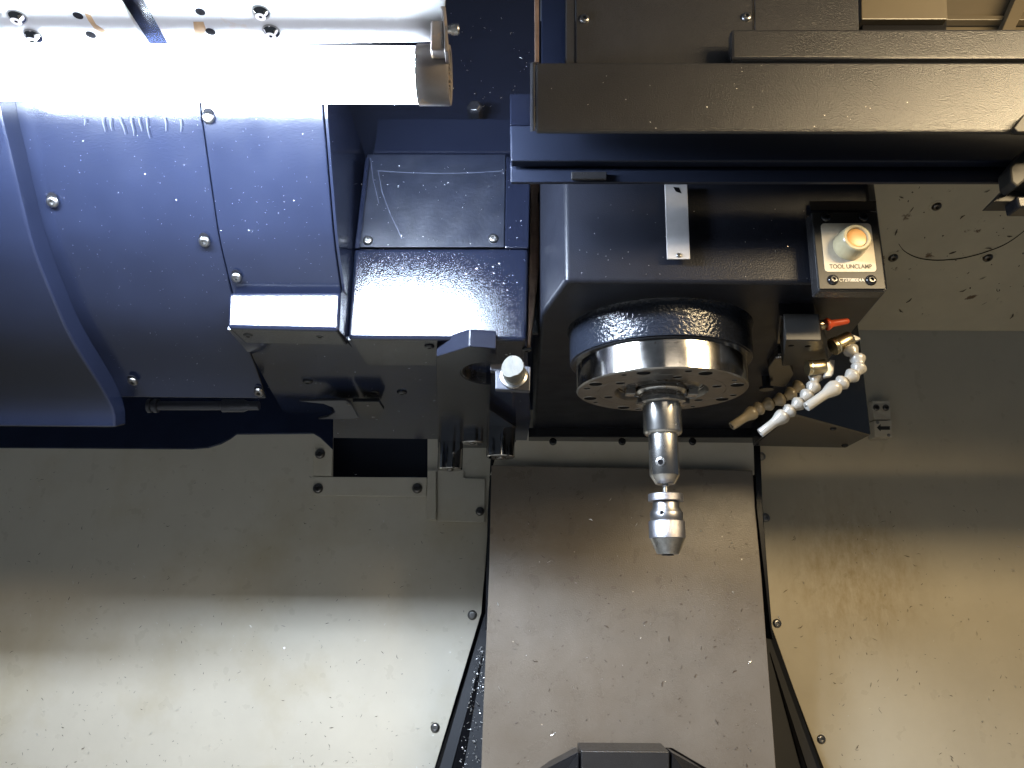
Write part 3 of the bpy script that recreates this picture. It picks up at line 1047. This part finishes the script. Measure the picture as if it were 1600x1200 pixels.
sp([(0, zs(836, .022)), (.0214, zs(837.6, .022)), (.0137, zs(861.5, .0137)), (.0128, zs(863, .0137)), (.0055, zs(863.2, .0137)), (.0045, zs(860, .0137)), (0, zs(860, .0137))],
   'nose_cone', M['cone'], dc)
for i in range(3):
    a = R(270 + 30 + 120 * i)
    bm = bmesh.new()
    c = Vector((AX, AD, zs(863, .0137)))
    u = Vector((math.cos(a), math.sin(a), 0))
    v = Vector((-math.sin(a), math.cos(a), 0)) * .0022
    prism(bm, [c + u * .0012 - v, c + u * .0075 - v, c + u * .0075 + v, c + u * .0012 + v], (0, 0, -.0018))
    obj('jaw', bm, M['dark_steel'], dc, bevel=.0003)
ph = P(1033, 801, AD - .0202)
d2 = Vector((ph.x - AX, ph.y - AD, 0)).normalized()
p2 = Vector((AX, AD, ph.z)) + d2 * .0201
bm = bmesh.new()
lathe(bm, [(.0030, -.0003), (.0027, .0004), (.0023, .0003)], d2, p2, 20, 0)
lathe(bm, [(.0023, .0003), (0, .00015)], d2, p2, 20, 1)
obj('key_hole', bm, [M['satin'], M['void']], dc)

# ================================================================ UNCLAMP SWITCH
D1 = 0.768
ub = thing('unclamp_switch', 'grey switch plate reading TOOL UNCLAMP with amber push button', 'switch', P(1325, 400, D1))
bm = bmesh.new()
loft(bm, [P(1268, 330, D1 + .002), P(1371, 330, D1 + .002), P(1386, 455, D1 + .002), P(1279, 455, D1 + .002)],
     [P(1268, 330, D1 + .002) + Vector((0, .02, 0)), P(1371, 330, D1 + .002) + Vector((0, .02, 0)), P(1386, 455, D1 + .002) + Vector((0, .02, 0)), P(1279, 455, D1 + .002) + Vector((0, .02, 0))])
obj('box', bm, M['black'], ub, bevel=0.002)
bm = bmesh.new()
prism(bm, quadP([(1269, 332), (1369.7, 332), (1384, 451.6), (1280.5, 451.6)], D1), (0, 0.0018, 0))
obj('plate', bm, M['panel_grey'], ub, bevel=0.0006)
# thin black sheet painting the shade of a recess above the plate
bm = bmesh.new()
prism(bm, quadP([(1265, 314), (1369, 314), (1369, 329), (1267, 329)], DF - 0.0012), (0, 0.001, 0))
obj('recess_shade', bm, M['void'], ub)


def roundquad(c, r, n=6):
    out_ = []
    for i in range(4):
        p_, a_, b_ = Vector(c[i]), Vector(c[i - 1]), Vector(c[(i + 1) % 4])
        da, db = (a_ - p_).normalized() * r, (b_ - p_).normalized() * r
        for k_ in range(n + 1):
            t_ = k_ / n
            out_.append(tuple((p_ + da * (1 - t_) ** 2 + db * t_ ** 2)))
    return out_


bm = bmesh.new()
prism(bm, quadP(roundquad([(1282.3, 348.9), (1360.5, 348.9), (1370, 424.6), (1289, 424.6)], 6.5), D1 - 0.0006), (0, 0.0005, 0))
obj('label', bm, M['label'], ub)
for x, y in ((1290.4, 339.5), (1348.4, 339.5), (1301.3, 437.4), (1360.8, 438)):
    screw(ub, P(x, y, D1), FWD, 8.6 * mpp(x, y, D1), SCREW_BLACK)
kb = mpp(1326, 384, D1)
pb = P(1326.5, 384, D1 - 0.0006)
bm = bmesh.new()
rb = 25 * kb
lathe(bm, [(0, 0), (rb, 0), (rb, .002), (rb * .97, .009), (rb * .90, .0185), (rb * .86, .0205), (rb * .80, .0215), (rb * .66, .0215), (rb * .63, .0200), (rb * .60, .0185), (0, .0185)],
      FWD, pb, 56)
bt = obj('push_button', bm, M['button'], ub, smooth=40)
bm = bmesh.new()
lathe(bm, [(0, .0184), (rb * .60, .0184), (rb * .59, .0196), (rb * .5, .0200), (0, .0202)], FWD, pb, 48)
obj('button_disc', bm, M['button_disc'], bt, smooth=40)


def lettering(txt, a, b, height_px, D, m_, parent, bold=0.012):
    """text from baseline pixel a to b"""
    cu = bpy.data.curves.new('lettering', 'FONT')
    cu.body = txt
    cu.size = 1.0
    cu.extrude = 0.0
    cu.offset = bold
    tmp = bpy.data.objects.new('lettering', cu)
    C.objects.link(tmp)
    dg = bpy.context.evaluated_depsgraph_get()
    me = bpy.data.meshes.new_from_object(tmp.evaluated_get(dg))
    C.objects.unlink(tmp)
    bpy.data.objects.remove(tmp)
    xs = [v.co.x for v in me.vertices]
    ys = [v.co.y for v in me.vertices]
    x_0, x_1, y_0, y_1 = min(xs), max(xs), min(ys), max(ys)
    pa, pb_ = P(*a, D), P(*b, D)
    upv = P(a[0], a[1] - height_px, D) - pa
    upv.x = 0
    upv.normalize()
    hh = height_px * mpp(*a, D)
    ctr_ = (pa + pb_) / 2
    for v in me.vertices:
        u = (v.co.x - x_0) / (x_1 - x_0)
        t_ = (v.co.y - y_0) / (y_1 - y_0)
        v.co = pa + (pb_ - pa) * u + upv * hh * t_ - ctr_
    me.materials.clear()
    me.materials.append(m_)
    o = bpy.data.objects.new('lettering', me)
    link(o, parent, ctr_)
    return o


lettering('TOOL UNCLAMP', (1296.5, 419.6), (1362.8, 419.6), 7.4, D1 - 0.0009, M['ink'], ub)
lettering('C727080E4A', (1311.5, 439.8), (1351, 440.2), 5.6, D1 - 0.0004, M['white_ink'], ub, bold=0.004)

# ================================================================ UPPER RIGHT WAY COVERS
def sheet(name, pts, D, m_, parent, th=0.003, bevel=0.001):
    bm_ = bmesh.new()
    prism(bm_, quadP(pts, D), (0, th, 0))
    return obj(name, bm_, m_, parent, bevel=bevel)


wc = thing('head_guard', 'wide black textured guard sheet over the spindle head, warm glare at its right', 'guard', P(1200, 200, 0.62))
sheet('front_sheet', [(836, 97), (3600, 96), (3600, 209), (837, 205)], 0.620, M['black'], wc, th=0.006, bevel=0.0025)
# return flange at left edge
bm = bmesh.new()
prism(bm, [P(835.5, 97, .621), P(836, 205, .621), P(831.5, 206, .66), P(831.5, 98, .66)], (-.002, 0, 0))
obj('side_return', bm, M['black'], wc, bevel=0.0006)

lg = thing('stepped_rail', 'dark stepped rail running right under the wide guard sheet', 'rail', P(1200, 280, 0.70))
sheet('upper_rail', [(797, 196), (3600, 196), (3600, 253), (798, 251)], 0.685, M['rail'], lg, th=0.012, bevel=0.0015)
sheet('lower_rail', [(797, 253), (3600, 255), (3600, 285), (798, 284)], 0.700, M['rail'], lg, th=0.006, bevel=0.0015)
sheet('lip', [(798, 266), (3600, 268), (3600, 285.5), (798, 284.5)], 0.695, M['rail'], lg, th=0.004, bevel=0.0008)
sheet('stop_lug', [(893, 268), (948, 268), (948, 279), (893, 279)], 0.690, M['black'], lg, th=0.004, bevel=0.0006)
sheet('end_post', [(797, 146), (831, 146), (831, 195.5), (797, 195.5)], 0.687, M['navy'], lg, th=0.04, bevel=0.0012)

bc_ = thing('back_cover', 'brownish black rear cover with two round screws above the guard sheet', 'cover', P(1050, 40, 0.66))
sheet('main_sheet', [(900, -60), (1178, -60), (1178, 120), (900, 120)], 0.655, M['black'], bc_)
sheet('left_edge_sheet', [(884, -60), (899.3, -60), (899.3, 120), (884, 120)], 0.657, M['black'], bc_)
sheet('gap_sheet', [(846, -60), (884, -60), (884, 120), (846, 120)], 0.700, M['navy'], bc_)
sheet('right_sheet', [(1178.8, -60), (1340, -60), (1344, 120), (1178.8, 120)], 0.653, M['black'], bc_)
for x, y in ((913, 30), (1166, 27)):
    screw(bc_, P(x, y, 0.655), FWD, 8 * mpp(x, y, .655), SCREW)
bs = thing('edge_glint', 'narrow gold strip put in for the reflection on the left edge of the covers', 'strip', P(840, 50, 0.64))  # added strip stands in for the sheet edge catching light
sheet('strip', [(835, -60), (842, -60), (842, 96), (836, 96)], 0.640, M['bronze'], bs, th=0.008, bevel=0.0006)

tb = thing('long_trim_bar', 'long black bar with a rolled lower edge, across the upper right', 'bar', P(1380, 70, 0.63))
sheet('bar', [(1142, 45), (3600, 42), (3600, 90), (1143, 92)], 0.630, M['black'], tb, th=0.012, bevel=0.003)
bm = bmesh.new()
a, b = P(1143, 91.5, .629), P(3600, 91.5, .629)
lathe(bm, [(0, 0), (.0016, 0), (.0016, (b - a).length), (0, (b - a).length)], b - a, a, 12)
obj('rolled_edge', bm, M['black_smooth'], tb, smooth=40)

bx = thing('tan_box', 'tan flat box end standing on the trim bar at the top right', 'box', P(1410, 20, 0.66))
sheet('lid', [(1345, -60), (1477, -60), (1481, 30), (1346, 30)], 0.660, M['tan'], bx, th=0.05, bevel=0.001)
sheet('dark_base', [(1347, 31), (1480, 31), (1478, 60), (1347, 60)], 0.668, M['void'], bx, th=0.04)
bb = thing('tan_beam', 'tan cross beam far behind, in the top right corner', 'beam', P(1540, 20, 0.9))
sheet('web', [(1478, -80), (3600, -80), (3600, 60), (1478, 60)], 0.90, M['tan'], bb, th=0.01)
sheet('rib', [(1478, 24), (3600, 26), (3600, 32), (1478, 31)], 0.885, M['tan'], bb, th=0.012, bevel=0.001)
bm = bmesh.new()
prism(bm, [P(1560, 60, .87), P(1578, 60, .87), P(1640, -60, .87), P(1612, -60, .87)], (0, .02, 0))
obj('brace', bm, M['tan'], bb, bevel=0.001)

hb = thing('hinge_bracket', 'dark grey hinge bracket cut off by the right frame edge', 'bracket', P(1600, 250, 0.66))
sheet('upper_leaf', [(1600, 178), (1584, 200), (1590, 206), (1680, 207), (1680, 160)], 0.612, M['panel_grey'], hb, th=0.006)
sheet('lower_leaf', [(1578, 262), (1602, 232), (1680, 225), (1680, 300), (1602, 282), (1590, 292), (1580, 284)], 0.66, M['panel_grey'], hb, th=0.02, bevel=0.002)
sheet('foot', [(1552, 315), (1578, 288), (1680, 288), (1680, 315)], 0.68, M['panel_grey'], hb, th=0.02, bevel=0.001)
sheet('bolt_block', [(1588, 306), (1680, 306), (1680, 324), (1592, 324)], 0.67, M['black_smooth'], hb, th=0.02, bevel=0.002)

rs = thing('light_blocker', 'folded roof sheet, unseen, added to block lamp light above the rail at the upper right', 'blocker', (0.9, 0.8, 0.55))  # unseen sheet added to keep the glare lamp off the rear wall
bm = bmesh.new()
prism(bm, [(0.0, 0.699, 0.488), (2.0, 0.699, 0.488), (2.0, 0.93, 0.56), (0.0, 0.93, 0.56)], (0, 0, 0.003))
obj('lower_fold', bm, M['tan'], rs)
bm = bmesh.new()
prism(bm, [(0.30, 0.931, 0.56), (2.0, 0.931, 0.56), (2.0, 0.931, 1.2), (0.30, 0.931, 1.2)], (0, 0.003, 0))
obj('upright', bm, M['tan'], rs)

# vertical bronze guide strip between housing and head
gs = thing('guide_strip', 'oily bronze guide strip in the dark gap left of the spindle head', 'strip', P(836, 420, 1.0))
sheet('strip', [(829, 270), (845, 270), (844, 300), (841, 303), (841, 315), (843, 320), (843, 420), (829, 540), (824, 540)], 1.0, M['bronze'], gs, th=0.01)
sheet('backing', [(820, 240), (900, 240), (900, 520), (815, 520)], 1.03, M['black_smooth'], gs, th=0.01)

# ================================================================ RIGHT: COOLANT BLOCK AND NOZZLES
ZM = 0.285
mb = thing('coolant_manifold', 'small dark coolant block with orange lever under the head', 'manifold', PZ(1255, 545, ZM))
bm = bmesh.new()
base = [PZ(1227.6, 531.5, ZM), PZ(1283.4, 532, ZM), PZ(1296, 568, ZM), PZ(1222, 572, ZM)]
prism(bm, base, (0, 0, 0.033))
obj('block', bm, M['panel_grey'], mb, bevel=0.001)
bm = bmesh.new()
prism(bm, [p_ + UP * 0.034 + Vector((0, 0.012, 0)) for p_ in base], (0, 0, 0.02))
obj('mount', bm, M['black_smooth'], mb, bevel=0.001)
for x, y in ((1236, 540), (1262, 541)):
    p = PZ(x, y, ZM)
    disc(mb, p + DN * 0.0001, DN, 4.5 * mpp(x, y, p.y), M['void'], 'port', h=0.0003)
bm = bmesh.new()
a, b = P(1280, 508, .872), P(1293, 506.5, .872)
k = mpp(1290, 507, .872)
lathe(bm, [(0, 0), (8 * k, 0), (8 * k, 4 * k), (7 * k, 4.5 * k), (7.5 * k, 5 * k), (7.5 * k, 13 * k), (0, 13 * k)], b - a, a, 24)
obj('stem', bm, M['brass'], mb, smooth=35)
bm = bmesh.new()
a, b = P(1290.5, 507, .868), P(1326, 501.5, .868)
L = (b - a).length
lathe(bm, [(0, 0), (9.0 * k, 0), (10.0 * k, 2 * k), (9.6 * k, 4 * k), (6.0 * k, 10 * k), (5.4 * k, 20 * k), (4.6 * k, L - 3 * k), (3.2 * k, L), (0, L)], b - a, a, 28)
lv = obj('lever', bm, M['red'], mb, smooth=40)
# hex plate left of block
bm = bmesh.new()
prism(bm, [PZ(x, y, ZH - 0.012) for x, y in ((1200, 575), (1216, 553), (1226, 552), (1240, 585), (1228, 605), (1204, 603))], (0, 0, 0.012))
obj('hex_plate', bm, M['black_smooth'], mb, bevel=0.001)
screw(mb, PZ(1218, 557, ZH - 0.012), DN, 0.006, SCREW)
p = PZ(1196, 588, ZH)
bm = bmesh.new()
lathe(bm, [(0, 0), (.006, 0), (.006, .018), (.011, .018), (.011, .022), (0, .022)], DN, p, 24)
obj('plug', bm, M['black_smooth'], mb, smooth=35)


def bead_prof(k, r):
    # a ball-and-socket hose segment: socket skirt then ball
    return [(0, -0.72 * r), (r * 0.60, -0.72 * r), (r * 0.84, -0.60 * r), (r * 1.0, -0.30 * r), (r * 1.0, -0.12 * r), (r * 0.80, 0.25 * r), (r * 0.60, 0.55 * r), (r * 0.52, 0.9 * r), (0, 0.9 * r)]


def hose(lab, pts, tip, m_, rpx, nozzle_px=(11, 6.5), hole_px=3.6):
    """pts: (px, py, D) bead centres from the valve outwards; the nozzle runs from the last bead to tip"""
    t = thing('coolant_nozzle', lab, 'coolant nozzle', P(*tip), 'jointed coolant nozzles on the manifold')
    ws = [P(*q) for q in pts]
    wt = P(*tip)
    seq = ws + [wt]
    for i, p_ in enumerate(ws):
        prev_ = seq[i - 1] if i else p_ - (seq[1] - p_)
        ax_ = (seq[i + 1] - prev_).normalized()
        kk = mpp(pts[i][0], pts[i][1], pts[i][2])
        r_ = rpx * kk
        bm_ = bmesh.new()
        lathe(bm_, bead_prof(kk, r_), ax_, p_, 28)
        obj('segment', bm_, m_, t, smooth=50)
    kk = mpp(*tip)
    s = ws[-1]
    ax_ = (wt - s).normalized()
    s0 = s + ax_ * (rpx * kk * 0.55)
    L_ = (wt - s0).length
    ra, rb_ = nozzle_px[0] * kk, nozzle_px[1] * kk
    bm_ = bmesh.new()
    lathe(bm_, [(0, 0), (ra * .8, 0), (ra, .08 * L_), (ra, .14 * L_), (ra * .90, .24 * L_), (rb_ * 1.08, .40 * L_), (rb_, .55 * L_), (rb_, L_ * .99), (rb_ * .94, L_),
                (hole_px * kk, L_), (hole_px * kk * .95, L_ * .8)], ax_, s0, 32)
    nz = obj('nozzle_tip', bm_, m_, t, smooth=45)
    bm_ = bmesh.new()
    lathe(bm_, [(hole_px * kk * .96, 0), (0, 0)], ax_, s0 + ax_ * L_ * .82, 16)
    obj('bore', bm_, M['void'], nz)
    return t


h1 = hose('white coolant nozzle curling from the right brass valve, nearest of the three',
          [(1320, 537, .885), (1331, 549, .878), (1341, 563, .872), (1341, 577, .868), (1330, 588, .866), (1314, 599, .866)], (1260, 636, .868), M['hose'], 12.0, (12.5, 7.5), 3.0)
h2 = hose('white coolant nozzle pointing down left from the lower valve, middle of the three',
          [(1274, 590, .915), (1270, 606, .912), (1259.5, 619, .910), (1246, 632, .908), (1232, 643, .908)], (1188, 677, .915), M['hose'], 11.5, (12, 7.2), 3.0)
h3 = hose('yellowed tan coolant nozzle nearest the spindle, its tip furthest left',
          [(1246, 605, .985), (1234, 616, .985), (1217, 625, .985), (1199, 632, .985), (1184, 639, .985)], (1143, 666, .985), M['hose_tan'], 11.0, (11, 6.8), 4.0)


def valve(lab, a, b, D, rpx, lev, name='coolant_valve'):
    t = thing(name, lab, 'valve', P(*a, D), 'brass valves feeding the nozzles')
    pa, pb_ = P(*a, D), P(*b, D)
    kk = mpp(*a, D)
    L_ = (pb_ - pa).length
    bm_ = bmesh.new()
    r_ = rpx * kk
    lathe(bm_, [(0, 0), (r_ * 1.05, 0), (r_ * 1.08, L_ * .08), (r_ * .96, L_ * .12), (r_ * .96, L_ * .18), (r_ * 1.05, L_ * .22), (r_, L_ * .26), (r_, L_ * .9), (r_ * 1.05, L_ * .94), (r_ * .95, L_), (0, L_)],
          pb_ - pa, pa, 32)
    obj('body', bm_, M['brass'], t, smooth=35)
    bm_ = bmesh.new()
    prism(bm_, quadP(lev, D - 0.004), (0, 0.008, 0))
    obj('lever', bm_, M['hose'], t, bevel=0.0012)


valve('brass valve with a small white pointed lever at the top of the curled nozzle', (1301, 542), (1329, 530), .885, 13, [(1329, 535), (1333, 522), (1345, 527), (1345, 531)])
valve('brass valve with a broad pale lever above the middle nozzle', (1261, 575), (1289, 573), .905, 11.5, [(1288, 586), (1291, 580), (1290, 566), (1296, 561), (1305, 562), (1303, 584), (1300, 588), (1290, 589)])

# black cover box behind the nozzles
cb = thing('side_cover_box', 'black five sided cover box low behind the coolant nozzles', 'cover', PZ(1280, 670, 0.29))
bm = bmesh.new()
prism(bm, [PZ(1238, 646, 0.29), PZ(1361, 680, 0.29), PZ(1322, 700, 0.29), PZ(1176, 697, 0.29)], (0, 0, 0.40))
obj('box', bm, M['black_smooth'], cb, bevel=0.003)
for x, y in ((1302, 670), (1320, 696)):
    p = PZ(x, y, 0.29)
    screw(cb, p, DN, 5 * mpp(x, y, p.y), SCREW_BLACK)

# direction indicator block
ab = thing('arrow_block', 'small pale block with a black arrow pointing left, on the right rear panel', 'indicator', P(1379, 655, DW - 0.02))
bm = bmesh.new()
prism(bm, quadP([(1363, 626), (1391, 626), (1392, 656), (1365, 656)], DW - 0.03), (0, 0.028, 0))
obj('upper_block', bm, M['white'], ab, bevel=0.0015)
bm = bmesh.new()
prism(bm, quadP([(1366, 657), (1393, 657), (1394.5, 683), (1367, 683)], DW - 0.036), (0, 0.034, 0))
obj('lower_block', bm, M['white'], ab, bevel=0.0015)
for x, y in ((1369, 637), (1384, 637)):
    screw(ab, P(x, y, DW - 0.03), FWD, 5 * mpp(x, y, DW), SCREW_DARK)
for x, y in ((1371, 660), (1388.5, 680)):
    screw(ab, P(x, y, DW - 0.036), FWD, 2.5 * mpp(x, y, DW), SCREW)
bm = bmesh.new()
prism(bm, quadP([(1370, 668), (1376, 662.5), (1376, 666), (1390.5, 666), (1390.5, 671.5), (1376, 671.5), (1376, 674)], DW - 0.0364), (0, 0.0004, 0))
obj('arrow', bm, M['ink'], ab)


# ================================================================ METAL CHIPS
def chips(name, label, n, sampler, bright, seed, size=(2.0, 7.0), wid=(0.5, 1.1), cat='metal chips'):
    rnd = random.Random(seed)
    bm_ = bmesh.new()
    for i in range(n):
        s = sampler(rnd)
        if s is None:
            continue
        p_, n_, k_ = s
        n_ = Vector(n_).normalized()
        a_ = rnd.random() * 6.28
        t1 = n_.orthogonal().normalized()
        t2 = n_.cross(t1)
        u = t1 * math.cos(a_) + t2 * math.sin(a_)
        v = n_.cross(u)
        L_ = (size[0] + (size[1] - size[0]) * rnd.random() ** 2.6) * k_ * 0.5
        w_ = (wid[0] + (wid[1] - wid[0]) * rnd.random()) * k_ * 0.5
        bend = (rnd.random() - .5) * 0.8 * L_
        tilt = n_ * (rnd.random() * 0.5 * w_ + 0.0004)
        mi = 0 if rnd.random() < bright else 1
        A_ = [p_ - u * L_ - v * w_ * .4 + tilt, p_ + v * (bend - w_) + n_ * (0.0004 + w_ * rnd.random()), p_ + u * L_ - v * w_ * .3 + tilt,
              p_ + u * L_ + v * w_ * .3 + n_ * .0004, p_ + v * (bend + w_) + n_ * .0006, p_ - u * L_ + v * w_ * .4 + n_ * .0004]
        vs = [bm_.verts.new(q) for q in A_]
        for f in ((vs[0], vs[1], vs[4], vs[5]), (vs[1], vs[2], vs[3], vs[4])):
            bm_.faces.new(f).material_index = mi
    o = obj(name, bm_, [M['chip_bright'], M['chip_dark']])
    return tag(o, label, cat, kind='stuff')


def s_wall_left(r):
    x, y = r.uniform(-60, 745), 1200 - 470 * r.random() ** 1.3
    if y > 958 and x > 745 - (y - 958) * 0.31:
        return None
    return P(x, y, DW - 0.001), FWD, mpp(x, y, DW)


def s_wall_right(r):
    x, y = r.uniform(1215, 1620), 1210 - 420 * r.random() ** 1.2
    if x < 1215 + max(0, (y - 980) * 0.4):
        return None
    return P(x, y, DW - 0.001), FWD, mpp(x, y, DW)


def s_cover(r):
    x, y = r.uniform(772, 1195), 1210 - 450 * r.random() ** 1.1
    if x > 1172 + (y - 735) * 0.07 or (y > 1150 and 830 < x < 1110):
        return None
    return P(x, y, 1.599), FWD, mpp(x, y, 1.6)


def s_drum(r):
    x, y = r.uniform(5, 520), r.uniform(175, 610)
    if y > 450 and x > 350:
        return None
    if x < 45 + max(0, y - 300) * 0.5:
        return None
    p, n = drum_pt(x, y)
    return p + n * 0.0006, n, mpp(x, y, p.y)


def s_housing(r):
    x, y = r.uniform(560, 820), r.uniform(250, 520)
    D = DH if (y > 390 or x > 792) else DH + 0.0085
    return P(x, y, D - 0.0006), FWD, mpp(x, y, D)


def s_under(r):
    x, y = r.uniform(400, 820), r.uniform(530, 680)
    if y < 535 + max(0, (540 - x) * 0):
        return None
    p = PZ(x, y, ZU - 0.0004)
    return p, DN, mpp(x, y, p.y)


def s_upper(r):
    x, y = r.uniform(700, 835), r.uniform(0, 170)
    return P(x, y, 1.034), FWD, mpp(x, y, 1.034)


def s_head(r):
    x, y = r.uniform(885, 1265), r.uniform(300, 436)
    return P(x, y, DF - 0.003), FWD, mpp(x, y, DF)


def s_guard(r):
    x, y = r.uniform(845, 1500), r.uniform(100, 203)
    return P(x, y, 0.6195), FWD, mpp(x, y, .62)


def s_chute(r):
    y = r.uniform(1010, 1200)
    x = r.uniform(752 - (y - 985) * .18, 757)
    D = 1.85 - (y - 960) * 0.00032
    return P(x, y, D - 0.006), FWD, mpp(x, y, D)


def s_rust(r):
    x, y = r.uniform(1385, 1600), r.uniform(292, 500)
    if x < 1385 + max(0, (y - 470)) * 1.0:
        return None
    p = UR(x, y)
    return p + URN * .0006, URN, mpp(x, y, p.y)


chips('metal_chips', 'fine dark and bright chips stuck on the left rear panel', 480, s_wall_left, 0.25, 11, (1.2, 7), (0.4, 1.0))
chips('metal_chips', 'sparse chips stuck on the yellowish right rear panel', 190, s_wall_right, 0.22, 12, (1.5, 9))
chips('metal_chips', 'dark and shiny chips stuck on the brown column cover', 260, s_cover, 0.20, 13, (1.2, 9), (0.6, 1.8))
chips('metal_chips', 'bright specks scattered over the navy drum cover', 520, s_drum, 1.0, 14, (0.3, 1.9), (0.18, 0.5))
chips('metal_chips', 'bright specks on the scratched housing front', 150, s_housing, 1.0, 15, (0.4, 2.6), (0.25, 0.7))
chips('metal_chips', 'wet specks under the tool changer housing', 120, s_under, 0.7, 16, (0.8, 6), (0.5, 1.4))
chips('metal_chips', 'bright specks on the navy sheet right of the lamp cap', 40, s_upper, 1.0, 17, (1, 5), (0.6, 1.4))
chips('metal_chips', 'tiny pale specks on the spindle head front', 40, s_head, 1.0, 18, (0.8, 2.4), (0.5, 1))
chips('metal_chips', 'few pale specks on the wide guard sheet', 24, s_guard, 1.0, 19, (0.8, 2.5), (0.6, 1.2))
chips('metal_chips', 'dense bright chips on the left black chute', 150, s_chute, 0.9, 20, (1, 5), (0.6, 1.6))
chips('metal_chips', 'dark curls and rust flakes on the sloping upper right panel', 46, s_rust, 0.0, 21, (2, 13), (1.0, 3.2))
